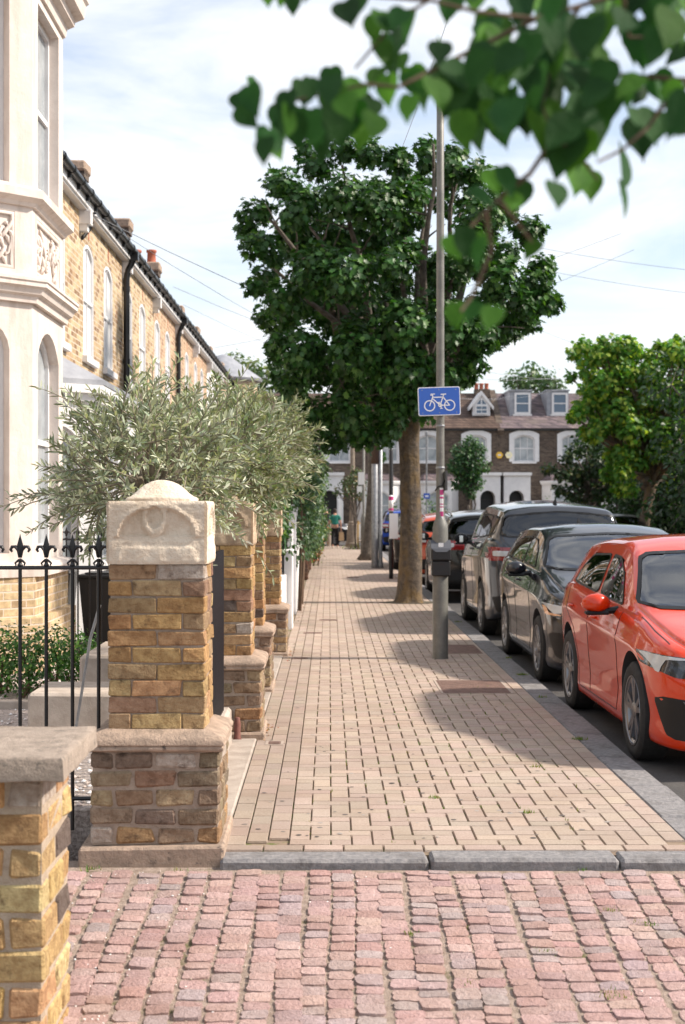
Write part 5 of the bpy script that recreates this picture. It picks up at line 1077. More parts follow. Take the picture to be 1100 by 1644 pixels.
olive('farthest olive tree beside the dark clipped hedge', (-1.2, 20.5, .1), (-1.15, 19.5, 2.35), (.40,1.2,.45), 170, 28, .085, (.19,.23,.12), (.34,.37,.22), .35, 44, group=OG)
# ---- hedges and bushes
def bush(name, label, cl, per, size, tint, alt, pa, cat='bush', base=None, m='maple', thick=.4, group=None, stem=True):
    c0 = cl[0][0]; t = thing(name, label, cat, base or (c0[0], c0[1], 0), group); P, Nn, D = clump_leaves(cl, per, size, thick=thick, up=.5)
    n = len(P); leafmesh('foliage', P, Nn, D, rng.uniform(size*.7, size*1.3, n), LEAF_V, LEAF_F, M[m], t, tints(n, tint, .3, alt, pa))
    sm = MB()
    for c, r in cl[:14]:
        sm.tube([(c[0], c[1], 0.02), (c[0]+.05, c[1], c[2]*.6), c], [.02,.015,.008], 5)
        for _ in range(3): sm.tube([c, tuple(c[k]+random.uniform(-.7,.7)*r[k] for k in range(3))], [.008,.003], 4)
    rt = [(c[0], c[1], -.06) for c, r in cl[:14]]
    sm.tube(rt, .02, 5)
    for c in rt: sm.tube([c, (c[0], c[1], .03)], .02, 5)
    sm.build('stems', M['twig'], t); return t
random.seed(77); rng = np.random.default_rng(77)
bush('ivy', 'glossy dark ivy climbing behind the black slatted wall', [((-.78+random.uniform(-.1,.1), random.uniform(17.6,20.5), z), (.24,.5,.3)) for z in (1.3,1.5,1.7,1.9) for _ in range(3)], 330, .075, (.035,.095,.02), (.16,.24,.04), .16, 'ivy')
bush('hedge', 'tall dark green hedge overhanging the path above the long white wall', [((-.56+random.uniform(-.15,.12), Y_+random.uniform(-.4,.4), z), (.38,.8,.40)) for Y_ in (23,25,27,29,31,33,35) for z in (1.1,1.5,1.9,2.3,2.65)], 330, .075, (.035,.08,.03), (.09,.15,.05), .25, 'hedge')
bush('hedge', 'lighter green hedge behind the dark one near the walking man', [((-.58+random.uniform(-.1,.15), Y_, z), (.50,.9,.5)) for Y_ in (37,40,43,46) for z in (.9,1.6,2.3,2.9)], 230, .09, (.06,.12,.04), (.14,.2,.05), .3, 'hedge')
bush('flowering_bush', 'flowering bush with orange red blooms spilling over the path edge', [((-.42+random.uniform(-.1,.12), Y_, z), (.26,.6,.26)) for Y_ in (41,44,47,50) for z in (.3,.7,1.1)], 220, .07, (.10,.16,.03), (.55,.16,.06), .16, 'flowering bush')
bush('box_hedge', 'low clipped box hedge below the white bay window', [((x_, 12.2+random.uniform(-.3,.3), z), (.22,.28,.18)) for x_ in (-3.1,-2.85,-2.6,-2.38,-2.2) for z in (.25,.42,.52)], 1500, .034, (.04,.12,.02), (.12,.26,.04), .25, 'box hedge', thick=.3)
bush('box_hedge', 'smaller box shrub beside the low stone step wall', [((-2.12+random.uniform(-.12,.12), 12.4+random.uniform(-.2,.2), z), (.16,.2,.14)) for z in (.25,.35,.48)], 1500, .034, (.03,.09,.02), (.1,.22,.03), .2, 'box shrub', thick=.3)
bush('shrub', 'green shrubs filling the garden behind the long white wall', [((-1.6+random.uniform(-.5,.5), Y_, 1.2), (.6,1.4,.9)) for Y_ in (19,22,25,28,31,34,38,42,46,50)], 22, .12, (.07,.12,.04), (.15,.2,.06), .3, 'shrubs')
bush('hedge', 'distant hedge under the small cycle sign', [(((q-529)*72/F, 72+random.uniform(-.4,.4), 1.0+.6*(k_ % 2)), (.7,.8,.7)) for k_, q in enumerate((640,655,668,680,692,700,715,880,905,930,955))], 30, .16, (.06,.13,.03), None, 0, 'hedge')
bush('weed_clump', 'small weedy clump at the foot of the staked sapling', [((1.1, 57.2, .12), (.35,.3,.14)),((.8,57.0,.08),(.3,.3,.1))], 100, .07, (.16,.22,.04), None, 0, 'weeds')
# ---- overhanging branch of the tree beside the camera
random.seed(99); rng = np.random.default_rng(99)
t = thing('overhanging_tree', 'out of focus branch of broad heart shaped leaves hanging from the top right', 'tree', (2.9, 1.2, -.3))
MB().tube([(2.9,1.2,-.5),(2.92,1.2,1.2),(2.85,1.3,2.6),(2.6,1.6,3.6),(2.3,1.9,4.4)], [.2,.16,.14,.12,.07], 14).build('trunk', M['barkgrey'], t, smooth=True)
YL = 2.05
def q3(p_, y_, Y_=YL): return Vector(((p_-529)*Y_/F, Y_, 1.70-(y_-814)*Y_/F))
tw = MB()
def twig(pts, r0, r1, Y_=YL): 
    pp = [q3(a, b, Y_+.03*math.sin(i)) for i, (a, b) in enumerate(pts)]; tw.tube(pp, [r0+(r1-r0)*i/(len(pp)-1) for i in range(len(pp))], 7)
tw.tube([(2.6,1.6,3.6),(1.9,2.0,3.0),tuple(q3(1250,-60)),tuple(q3(1080,-20))], [.05,.03,.012,.009], 8)
tw.tube([(2.6,1.6,3.6),(1.9,2.1,2.9),tuple(q3(1300,60,2.1)),tuple(q3(1110,130,2.1))], [.04,.025,.008,.006], 8)
for a in ([(1080,-20),(1000,-10),(930,10),(860,30),(770,20),(690,0),(640,30),(600,75),(570,110)], [(930,10),(900,60),(880,120),(870,170),(890,220)], [(1110,130),(1060,175),(1040,205),(1000,240),(960,260)], [(860,30),(800,60),(740,90),(680,120),(640,140),(590,135),(520,150),(440,170)], [(890,220),(850,280),(800,320),(770,350),(740,380)], [(850,280),(820,300)], [(800,320),(840,370),(855,390)], [(780,340),(790,400),(770,450),(755,480),(740,500)], [(890,220),(930,250),(960,290)], [(690,0),(560,-10),(480,-20)], [(1000,-10),(1010,60),(1060,60)], [(1110,130),(1000,120),(930,130)]): twig(a, .0042, .0018)
tw.build('branches', M['twig'], t)
LV = [(410,165,42,200),(432,228,44,165),(470,175,46,185),(500,215,52,175),(530,150,44,170),(545,205,56,180),(580,190,50,150),(560,160,46,140),(488,150,36,190),(400,190,40,215),(450,200,44,160),(425,245,36,175),(515,235,44,190),(590,215,46,165),(540,170,50,200),(475,215,46,190),
 (432,2,26,180),(470,8,28,185),(495,-4,24,170),(562,35,46,195),(620,55,48,170),(645,40,44,140),(628,88,50,180),(604,50,36,190),
 (625,150,40,190),(690,165,52,175),(668,135,44,200),(716,140,56,180),(735,190,58,160),(762,110,52,150),(772,70,40,130),(705,95,40,180),(745,215,48,190),(660,180,36,180),(640,110,36,200),(756,160,48,170),
 (790,60,50,190),(820,100,54,170),(850,80,56,180),(880,60,60,160),(905,100,62,190),(945,70,60,175),(985,50,56,165),(1030,75,60,180),(1070,55,62,170),(1095,40,50,160),(960,120,56,185),(920,150,60,175),(870,150,66,180),(830,190,66,190),(800,160,50,200),(865,215,72,175),(940,215,86,178),(972,275,64,150),(1032,228,64,178),(1088,190,58,160),(1066,145,46,200),(785,220,48,195),(805,205,52,180),(905,255,66,170),(925,290,50,165),(1010,150,44,150),(1000,20,52,185),(1050,15,52,175),(960,15,50,180),(890,15,46,170),(840,20,44,190),(760,10,36,180),(720,20,34,170),(1095,100,44,150),(800,120,50,160),(850,120,60,170),(975,170,50,160),
 (795,300,40,190),(775,322,36,215),(832,318,40,165),(815,330,38,150),(890,320,42,178),(985,322,44,170),(858,408,30,160),(745,395,40,185),(765,410,42,170),(730,400,34,200),(735,512,36,190),(790,520,38,165),(756,505,32,150),(770,395,30,160),(820,290,40,200),(945,305,44,175)]
P=[];Nn=[];D=[];Sz=[]
LV += [(a+random.uniform(-22,22), b+random.uniform(-20,10), s_*.85, ang+random.uniform(-25,25)) for a, b, s_, ang in LV if b < 270] + [(a+random.uniform(-34,34), b+random.uniform(-26,16), s_*.8, ang+random.uniform(-30,30)) for a, b, s_, ang in LV if a > 760 and b < 250]
for a, b, s_, ang in LV:
    Yk = YL + random.uniform(-.14,.26); g = R(ang+random.uniform(-8,8)); d_ = Vector((math.sin(g)*-1, random.uniform(-.35,.35), math.cos(g))).normalized(); L_ = s_*2*.74*Yk/F/1.14
    c_ = q3(a, b, YL); c_ = Vector((c_.x*Yk/YL, Yk, 1.7+(c_.z-1.7)*Yk/YL)); p0 = c_ - d_*L_*.57
    nn = Vector((random.uniform(-.6,.6), -1, random.uniform(-.1,.8))).normalized() if random.random() < .8 else Vector((random.choice((-1,1)), -.5, .2)).normalized()
    P.append(p0); Nn.append(nn); D.append(d_); Sz.append(L_)
n = len(P); leafmesh('foliage', np.array(P), np.array(Nn), np.array(D), np.array(Sz), [(x_*.92, y_, z_) for x_, y_, z_ in HEART_V], HEART_F, M['bigleaf'], t, tints(n, (.028,.088,.026), .42, (.075,.19,.03), .28))
# ================================================================== cars
def pch(tab, y):
    """monotone cubic through (y, value) pairs"""
    xs = [p[0] for p in tab]; vs = [p[1] for p in tab]; n = len(xs)
    if y <= xs[0]: return vs[0]
    if y >= xs[-1]: return vs[-1]
    d = [(vs[i+1]-vs[i])/(xs[i+1]-xs[i]) for i in range(n-1)]; mm = [d[0]]+[0 if d[i-1]*d[i] <= 0 else 2*d[i-1]*d[i]/(d[i-1]+d[i]) for i in range(1, n-1)]+[d[-1]]
    for i in range(n-1):
        if y <= xs[i+1]:
            h = xs[i+1]-xs[i]; q = (y-xs[i])/h
            return (2*q**3-3*q*q+1)*vs[i] + (q**3-2*q*q+q)*h*mm[i] + (-2*q**3+3*q*q)*vs[i+1] + (q**3-q*q)*h*mm[i+1]
def inpoly(x, y, p):
    c = False; j = len(p)-1
    for i in range(len(p)):
        if (p[i][1] > y) != (p[j][1] > y) and x < (p[j][0]-p[i][0])*(y-p[i][1])/(p[j][1]-p[i][1])+p[i][0]: c = not c
        j = i
    return c
def smoothpoly(p, it=2):
    for _ in range(it):
        q = []
        for i in range(len(p)):
            a, b = p[i], p[(i+1) % len(p)]; q += [(a[0]*.91+b[0]*.09, a[1]*.91+b[1]*.09), (a[0]*.09+b[0]*.91, a[1]*.09+b[1]*.91)]
        p = q
    return p
def shrink(p, s_):
    cx = sum(a for a, b in p)/len(p); cy = sum(b for a, b in p)/len(p); o = []; n = len(p)
    area = sum(p[i][0]*p[(i+1) % n][1]-p[(i+1) % n][0]*p[i][1] for i in range(n)); sg = 1 if area > 0 else -1
    for i in range(n):
        a, b, c = Vector(p[i-1]), Vector(p[i]), Vector(p[(i+1) % n]); e1 = (b-a); e2 = (c-b)
        if e1.length < 1e-9 or e2.length < 1e-9: o.append(tuple(b)); continue
        n1 = Vector((-e1.y, e1.x)).normalized()*sg; n2 = Vector((-e2.y, e2.x)).normalized()*sg; k = (n1+n2)
        k = k.normalized() if k.length > 1e-6 else n1; o.append(tuple(b+k*s_/max(.4, k.dot(n1))))
    return o
def paint(name, c, metal=.0, rough=.32):
    m = mat(name, c, rough=rough, metal=metal, coat=1.0, spec=.15); return m
GL = glassmat('car_glass', (.55,.60,.60), .015, 1.7); GW = glassmat('windscreen_glass', (.60,.66,.66), .02, 2.3); GD = glassmat('privacy_glass', (.07,.08,.08), .015, 1.8)
LENS = mat('lamp_lens', (.50,.50,.50), rough=.3, metal=.2, coat=1); DARKL = mat('lamp_dark', (.03,.03,.035), rough=.08, coat=1); REDL = mat('red_lens', (.22,.010,.01), rough=.10, coat=1); TRIM = mat('satin_black', (.010,.010,.011), rough=.45, spec=.3); CAB = mat('cabin_dark', (.05,.052,.056), rough=.8); DISC = mat('brake_disc', (.2,.2,.2), rough=.4, metal=.8)
AMB = mat('drl', (.8,.45,.25), rough=.2)
def make_car(sp, root):
    L_, Wd, res = sp['L'], sp['W']/2, sp.get('res', .028); T = sp['tab']
    ys = [0, .004, .012, .025, .045, .07, .10, .135, .17, .21, .25]; y = .25
    while y < L_-.25: y += res; ys.append(min(y, L_-.25))
    ys += [L_-q for q in (.21,.17,.135,.10,.07,.045,.025,.012,.004,0)]
    ys = sorted(set(round(q, 5) for q in ys)); rings = []
    for y in ys:
        w = pch(T['w'], y)*Wd; zb = pch(T['zb'], y); zl = pch(T['belt'], y); xr = pch(T['xr'], y)*Wd; zr = pch(T['zr'], y); zt = pch(T['zt'], y); cr = pch(T['crease'], y) if 'crease' in T else .985
        H = zl-zb
        c = [(0,zb),(w*.5,zb),(w*.90,zb),(w*.955,zb+.02),(w*.975,zb+H*.12),(w*.968,zb+H*.30),(w*.985,zb+H*.50),(w*.992,zb+H*.66),(w*cr*1.004,zb+H*.785),(w*cr*.992,zb+H*.81),(w*.955,zb+H*.95),(w*.925,zl),(w*.90,zl+.012),
             ((w*.90*.5+xr*.5),(zl+zr)*.5+.008),(xr,zr-.02),(xr*.985,zr+.006),(xr*.90,zr+(zt-zr)*.42),(xr*.5,zr+(zt-zr)*.86),(0,zt)]
        for kk in (.17, .25):
            n_ = [c[0]]
            for i in range(len(c)-1): a, b = c[i], c[i+1]; n_ += [(a[0]*(1-kk)+b[0]*kk, a[1]*(1-kk)+b[1]*kk), (a[0]*kk+b[0]*(1-kk), a[1]*kk+b[1]*(1-kk))]
            n_.append(c[-1]); c = n_
        # sharpen bulge over the wheel arches
        rings.append(c)
    K = len(rings[0]); vs = []; idx = []
    for y, c in zip(ys, rings):
        row = []
        for x, z in c: row.append(len(vs)); vs.append((-x, y, z))
        for x, z in c[::-1][1:-1]: row.append(len(vs)); vs.append((x, y, z))
        idx.append(row)
    n = len(idx[0]); fs = [(idx[i][j], idx[i+1][j], idx[i+1][(j+1) % n], idx[i][(j+1) % n]) for i in range(len(ys)-1) for j in range(n)]
    fs += [tuple(idx[0]), tuple(idx[-1][::-1])]
    bm_v = [Vector(v) for v in vs]; bv = BVHTree.FromPolygons(bm_v, fs)
    me = bpy.data.meshes.new('body'); me.from_pydata(vs, [], fs); body = linkmesh(me, 'body', [sp['paint']], None, True)
    # wheel arches
    cc = MB()
    for wy in sp['axles']:
        for sg in (-1, 1):
            cc.lathe([(sp['wr']+.055, -(.30)), (sp['wr']+.055, .12)] if sg > 0 else [(sp['wr']+.055, -.12), (sp['wr']+.055, .30)], (sg*Wd, wy, sp['wr']+.02), 48, 'x')
    cut(body, cc, CAB)
    bm = bmesh.new(); bm.from_mesh(body.data); bmesh.ops.recalc_face_normals(bm, faces=bm.faces)
    def kill(test):
        fl = [f for f in bm.faces if test(f)]; bmesh.ops.delete(bm, geom=fl, context='FACES')
    outl = {}
    sw = [smoothpoly(p, 2) for p in sp['side']]; ws = smoothpoly(sp['ws'], 2); rw = smoothpoly(sp['rw'], 2)
    for p in sw: q = shrink(p, .008); kill(lambda f: abs(f.normal.x) > .35 and f.calc_center_median().z > sp['zg'] and inpoly(f.calc_center_median().y, f.calc_center_median().z, q))
    q = shrink(ws, .010); kill(lambda f: f.normal.y < -.15 and sp['wsy'][0] < f.calc_center_median().y < sp['wsy'][1] and f.calc_center_median().z > sp['zg'] - .1 and inpoly(f.calc_center_median().x, f.calc_center_median().z, q))
    q = shrink(rw, .010); kill(lambda f: f.normal.y > .15 and f.calc_center_median().y > L_*.6 and f.calc_center_median().z > sp['zg'] and inpoly(f.calc_center_median().x, f.calc_center_median().z, q))
    for f in bm.faces: f.smooth = True
    for e in bm.edges:
        if len(e.link_faces) == 2 and e.calc_face_angle(0) > R(38): e.smooth = False
    bm.to_mesh(body.data); bm.free(); body.parent = root
    def hit(a, b, ax, d_):
        if ax == 'x+': o_, v_ = Vector((3, a, b)), Vector((-1,0,0))
        if ax == 'x-': o_, v_ = Vector((-3, a, b)), Vector((1,0,0))
        if ax == 'y-': o_, v_ = Vector((a, -3, b)), Vector((0,1,0))
        if ax == 'y+': o_, v_ = Vector((a, L_+3, b)), Vector((0,-1,0))
        if ax == 'z+': o_, v_ = Vector((a, b, 4)), Vector((0,0,-1))
        h, nn, i_, dd = bv.ray_cast(o_, v_)
        if h is None: return None
        if nn.dot(v_) > 0: nn = -nn
        return h + nn*d_
    def patch(poly, ax, off, mm, name, par, step=.05, th=.0, hole=None, smooth=True):
        xs = [p[0] for p in poly]; zs = [p[1] for p in poly]; pts = []; ed = []
        def addloop(pl):
            b0 = len(pts); q = []
            for i in range(len(pl)):
                a, b = Vector(pl[i]), Vector(pl[(i+1) % len(pl)]); k = max(1, int((b-a).length/step)); q += [a.lerp(b, j/k) for j in range(k)]
            for v in q: pts.append(v)
            for i in range(len(q)): ed.append((b0+i, b0+(i+1) % len(q)))
        addloop(poly)
        if hole: addloop(hole)
        g = min(xs)+step/2
        while g < max(xs):
            h_ = min(zs)+step/2
            while h_ < max(zs):
                if inpoly(g, h_, shrink(poly, step*.35)) and not (hole and inpoly(g, h_, hole)): pts.append(Vector((g, h_)))
                h_ += step
            g += step
        r_ = geometry.delaunay_2d_cdt(pts, ed, [], 0, 1e-5); mb = MB(); vv = []; ok = []
        for v in r_[0]:
            h = hit(v.x, v.y, ax, off); vv.append(h or Vector((0,0,-9))); ok.append(h is not None)
        ff = []
        for f in r_[2]:
            c = sum((r_[0][i] for i in f), Vector((0,0)))/len(f)
            if inpoly(c.x, c.y, poly) and not (hole and inpoly(c.x, c.y, hole)) and all(ok[i] for i in f):
                if (max((vv[i]-vv[f[0]]).length for i in f) < step*6+.1): ff.append(tuple(f))
        mb.add(vv, ff); o = mb.build(name, mm, None, smooth=smooth, fixn=False); o.parent = par
        bmm = bmesh.new(); bmm.from_mesh(o.data); bmesh.ops.delete(bmm, geom=[v for v in bmm.verts if not v.link_faces], context='VERTS')
        bmesh.ops.recalc_face_normals(bmm, faces=bmm.faces); dv = {'x+':(1,0,0),'x-':(-1,0,0),'y-':(0,-1,0),'y+':(0,1,0),'z+':(0,0,1)}[ax]
        if len(bmm.faces) and sum(f.normal.dot(Vector(dv))*f.calc_area() for f in bmm.faces) < 0: bmesh.ops.reverse_faces(bmm, faces=bmm.faces)
        bmm.to_mesh(o.data); bmm.free(); return o
    def seam(pl, ax, r_=.0045, mm=TRIM, par=None, name='panel_gap', off=-.001):
        pts = []
        for i in range(len(pl)-1):
            a, b = Vector(pl[i]), Vector(pl[i+1]); k = max(1, int((b-a).length/.04)); pts += [a.lerp(b, j/k) for j in range(k)]
        pts.append(Vector(pl[-1])); q = [hit(v.x, v.y, ax, off) for v in pts]; q = [v for v in q if v is not None]
        o = MB().tube(q, r_, 5).build(name, mm, None); o.parent = par or root; return o
    for ax in ('x-', 'x+'):
        for i, p in enumerate(sw):
            g_ = patch(p, ax, .003, (GD if (i and sp.get('dark_rear', True)) or sp.get('alldark') else GL), 'side_window', root)
            patch(p, ax, .0055, TRIM, 'seal', g_, hole=shrink(p, .018), step=.03)
        for p in sp['gaps']: seam(p, ax)
        if 'skirt' in sp: patch(smoothpoly(sp['skirt'],1), ax, .004, TRIM, 'sill_trim', root)
        for hy, hz in sp['handles']:
            h = hit(hy, hz, ax, .0); sg = -1 if ax == 'x-' else 1; m_ = MB(); m_.tube([h+Vector((0,-.085,0)), h+Vector((sg*.022,-.07,.0)), h+Vector((sg*.026,0,0)), h+Vector((sg*.022,.07,0)), h+Vector((0,.085,0))], [.010,.012,.013,.012,.010], 8); o = m_.build('door_handle', sp['paint'], None, smooth=True); o.parent = root
    w_ = patch(ws, 'y-', .003, GW, 'windscreen', root); patch(ws, 'y-', .0055, TRIM, 'seal', w_, hole=shrink(ws, .020), step=.03)
    w_ = patch(rw, 'y+', .003, GD, 'rear_window', root); patch(rw, 'y+', .0055, TRIM, 'seal', w_, hole=shrink(rw, .020), step=.03)
    for d_ in sp['decals']:
        poly = smoothpoly(d_['p'], 2) if d_.get('sm', True) else d_['p']; mir = d_.get('mir', True); ax = d_['ax']
        for s_ in ((1, -1) if mir else (1,)):
            pp = [(a*s_, b) for a, b in poly] if ax in ('y-','y+','z+') else poly; aa = ax
            if ax == 'x': aa = 'x+' if s_ > 0 else 'x-'
            patch(pp, aa, d_.get('off', .004), d_['m'], d_['n'], root, step=d_.get('step', .03))
    for p in sp.get('zgaps', []):
        for s_ in (1, -1): seam([(a*s_, b) for a, b in p], 'z+')
    for p in sp.get('ygaps', []): seam(p[1], p[0])
    # mirrors
    for sg in (-1, 1):
        my, mz = sp['mirror']; h = hit(my, mz, 'x+' if sg > 0 else 'x-', 0); c = h+Vector((sg*.145, -.0, .045))
        m_ = MB(); m_.ball((0,0,0), (.115,.070,.078), 16)
        m_.v = [(c.x+v[0]*(1), c.y+max(-.062, min(v[1], .03)) + .03*abs(v[0])/.115, c.z+v[2]*(1 if v[2] > 0 else .85)+.12*0) for v in m_.v]
        o = m_.build('mirror', sp.get('mirrormat', sp['paint']), None, smooth=True); o.parent = root
        g_ = MB().tube([h-Vector((sg*.02,0,0)), h+Vector((sg*.06,0,-.01)), c+Vector((0,0,-.062))], [.03,.024,.02], 8).cbox(c.x-.09, c.x+.09, c.y-.045, c.y+.045, c.z-.083, c.z-.055, .01).build('mirror_arm', TRIM, None, fixn=True); g_.parent = o
        g_ = MB().cbox(c.x-.085, c.x+.085, c.y+.031, c.y+.037, c.z-.05, c.z+.05, .002).build('mirror_glass', M['chrome'], None, fixn=True); g_.parent = o
    # wheels
    wr = sp['wr']
    for wy in sp['axles']:
        for sg in (-1, 1):
            xo = sg*(Wd-.012); e = bpy.data.objects.new('wheel', None); COL.objects.link(e); e.parent = root; e.location = (xo, wy, wr); r2 = wr*.72
            ty = MB().lathe([(r2-.01,-.20),(r2+.01,-.215),(wr-.03,-.215),(wr-.004,-.195),(wr,-.17),(wr,-.05),(wr-.004,-.022),(wr-.028,-.002),(r2+.03,.0),(r2+.008,-.006),(r2-.012,-.012),(r2-.014,-.20)], (0,0,0), 56, 'x')
            for a in range(4): ty.lathe([(wr+.0008,-.06-a*.035),(wr+.0008,-.068-a*.035)], (0,0,0), 56, 'x')
            if sg < 0: ty.v = [(-x, y, z) for x, y, z in ty.v]
            o = ty.build('tyre', M['rubber'], None, fixn=True, angle=40); o.parent = e
            rm = MB().lathe([(r2-.002,-.012),(r2-.004,-.004),(r2-.016,-.006),(r2-.03,-.03),(r2-.045,-.09),(r2-.05,-.19),(r2-.06,-.19),(r2-.055,-.08),(r2-.04,-.02),(r2-.02,-.012)], (0,0,0), 56, 'x', caps=False)
            ns = sp.get('spokes', 5)
            for k in range(ns):
                a0 = 2*math.pi*k/ns + .3
                for dlt in ((-.20, .20) if sp.get('double', True) else (0,)):
                    a1 = a0+dlt; ca, sa = math.cos(a0+dlt*.45), math.sin(a0+dlt*.45); cb, sb = math.cos(a1), math.sin(a1); wdt = .020 if sp.get('double', True) else .03
                    p0, p1 = Vector((0, ca*.05, sa*.05)), Vector((0, cb*(r2-.012), sb*(r2-.012))); dd = (p1-p0).normalized(); nn = Vector((0,-dd.z,dd.y))
                    rm.add([p0+nn*wdt*1.1+Vector((-.02,0,0)), p0-nn*wdt*1.1+Vector((-.02,0,0)), p1-nn*wdt*.8+Vector((-.012,0,0)), p1+nn*wdt*.8+Vector((-.012,0,0)), p0+nn*wdt*1.3+Vector((-.055,0,0)), p0-nn*wdt*1.3+Vector((-.055,0,0)), p1-nn*wdt+Vector((-.05,0,0)), p1+nn*wdt+Vector((-.05,0,0))], [(0,1,2,3),(7,6,5,4),(0,4,5,1),(1,5,6,2),(2,6,7,3),(3,7,4,0)])
            rm.lathe([(.065,-.05),(.065,-.022),(.05,-.012),(.03,-.010)], (0,0,0), 20, 'x')
            if sg < 0: rm.v = [(-x, y, z) for x, y, z in rm.v]
            o = rm.build('rim', sp.get('rim', M['rim']), None, fixn=True, angle=35); o.parent = e
            bd = MB().lathe([(.15,-.10),(.15,-.085)], (0,0,0), 32, 'x').lathe([(r2-.05,-.19),(r2-.05,-.18)], (0,0,0), 24, 'x')
            if sg < 0: bd.v = [(-x, y, z) for x, y, z in bd.v]
            o = bd.build('brake_disc', DISC, None, fixn=True); o.parent = e
    # cabin
    fy = sp['fdash']; zf = sp['zg']
    m_ = MB().cbox(-Wd*.80, Wd*.80, fy, fy+.40, .35, zf+.0, .05); o = m_.build('dashboard', CAB, None, fixn=True); o.parent = root
    MB_f = MB().box(-Wd*.86, Wd*.86, fy+.1, L_-.35, .24, .33); o = MB_f.build('floor', CAB, None); o.parent = root
    for sy, sx in ((fy+.95, -.36), (fy+.95, .36), (fy+1.75, -.38), (fy+1.75, .38)):
        if sy > L_-.5: continue
        m_ = MB().cbox(sx-.23, sx+.23, sy-.35, sy+.12, .42, .62, .05); m_.prism([(sy+.02,.55),(sy+.16,.55),(sy+.30,zf+.22),(sy+.20,zf+.24)], sx-.22, sx+.22, 'x').cbox(sx-.12, sx+.12, sy+.20, sy+.30, zf+.25, zf+.42, .03); o = m_.build('seat', CAB, None, fixn=True); o.parent = root
    c = Vector((.36, fy+.50, zf-.02)); ring_ = [c+Vector((.18*math.cos(q), .08*math.sin(q), .165*math.sin(q))) for q in [2*math.pi*i/24 for i in range(25)]]
    m_ = MB().tube(ring_, .013, 8).tube([c+Vector((-.17,0,0)), c+Vector((.17,0,0))], .016, 6).tube([c, c+Vector((0,-.04,-.16))], .02, 6).ball(c, .05, 8); o = m_.build('steering_wheel', mat('wheel_grey', (.10,.10,.11), rough=.5), None); o.parent = root
    h = hit(0, sp['antenna'], 'z+', 0) if 'antenna' in sp else None
    if h:
        o = MB().add([h+Vector(v) for v in ((-.025,-.07,0),(.025,-.07,0),(.022,.07,0),(-.022,.07,0),(-.004,.05,.075),(.004,.05,.075))], [(0,1,5,4),(1,2,5),(2,3,4,5),(3,0,4)]).build('aerial', sp.get('aermat', TRIM), None); o.parent = root
    if sp.get('rails'):
        for sg in (-1, 1):
            pts = [hit(sg*Wd*sp['rails'][0], yy, 'z+', .012+(.0 if q in (0, 8) else .03)) for q, yy in enumerate([sp['rails'][1]+(sp['rails'][2]-sp['rails'][1])*i/8 for i in range(9)])]
            pts = [p for p in pts if p]; o = MB().tube(pts, .016, 8).build('roof_rail', sp.get('railmat', TRIM), None, smooth=True); o.parent = root
    return body
# ---- body tables (metres; y runs from nose 0 to tail L)
def hatch(L_, H, hood=.80, cowl=1.06, ysc=1.0, beltr=1.12, rear=.0):
    q = L_
    return dict(w=[(0,.60),(.012,.66),(.05,.76),(.12,.85),(.25,.93),(.45,.975),(.8,.99),(1.6,1),(q*.8,1),(q-.5,.992),(q-.22,.968),(q-.10,.925),(q-.03,.85),(q,.76)],
      zb=[(0,.30),(.05,.20),(.15,.17),(.6,.17),(q-.6,.18),(q-.15,.22),(q,.34)],
      belt=[(0,hood-.20),(.02,hood-.15),(.08,hood-.06),(.2,hood+.02),(.5,hood+.09),(.95,cowl-.02),(1.3,cowl),(q*.6,cowl+.04),(q-.6,beltr),(q-.12,beltr-.02),(q-.03,beltr-.09),(q,beltr-.16)],
      xr=[(0,.52),(.1,.66),(.4,.78),(.95,.84),(1.25,.86),(1.9,.75),(2.3,.735),(q*.75,.735),(q-.45,.74),(q-.1,.78),(q,.64)],
      zr=[(0,hood-.17),(.02,hood-.12),(.08,hood-.03),(.2,hood+.05),(.5,hood+.125),(.98,cowl+.02),(1.15,cowl+.06),(1.90,H-.14),(2.3,H-.085),(q*.7,H-.09),(q-.55,H-.135),(q-.36,H-.19),(q-.10,beltr+.05),(q-.03,beltr-.06),(q,beltr-.13)],
      zt=[(0,hood-.16),(.02,hood-.11),(.08,hood-.015),(.2,hood+.075),(.5,hood+.165),(.90,cowl+.045),(1.02,cowl+.10),(1.75,H-.085),(2.2,H-.005),(2.5,H),(q*.75,H-.01),(q-.50,H-.045),(q-.34,H-.085),(q-.08,beltr+.02),(q-.03,beltr-.05),(q,beltr-.12)],
      crease=[(0,.985),(.8,1.0),(q-.8,1.0),(q,.985)])
def place_car(sp, name_label, x, y, rot, group='cars parked along the kerb'):
    t = thing('parked_car', name_label, 'car', (0,0,0), group); make_car(sp, t); t.rotation_euler = (0,0,rot)
    t.location = (x, y, -.08); return t
def decs(kind, rear=False, hood=.80, H=1.56, L_=4.1):
    d = []
    if kind == 'hatch':
        d += [dict(p=[(.935,.80),(.52,.775),(.56,.665),(.80,.655),(.935,.715)], ax='y-', m=DARKL, n='headlight', off=.004),
              dict(p=[(.93,.795),(.74,.782),(.70,.770),(.84,.768),(.865,.72),(.88,.682),(.895,.69)], ax='y-', m=LENS, n='headlight_lens', off=.008, step=.02),
              dict(p=[(.90,.53),(.44,.50),(.38,.25),(.84,.25)], ax='y-', m=TRIM, n='air_intake', off=.004), dict(p=[(.76,.51),(.69,.51),(.52,.27),(.60,.27)], ax='y-', m=M['galv2'], n='intake_blade', off=.018, sm=False),
              dict(p=[(-.44,.70),(.44,.70),(.48,.58),(.36,.36),(-.36,.36),(-.48,.58)], ax='y-', m=TRIM, n='grille', mir=False), dict(p=[(-.26,.52),(.26,.52),(.26,.41),(-.26,.41)], ax='y-', m=SW, n='number_plate', mir=False, off=.015, sm=False)]
    return d
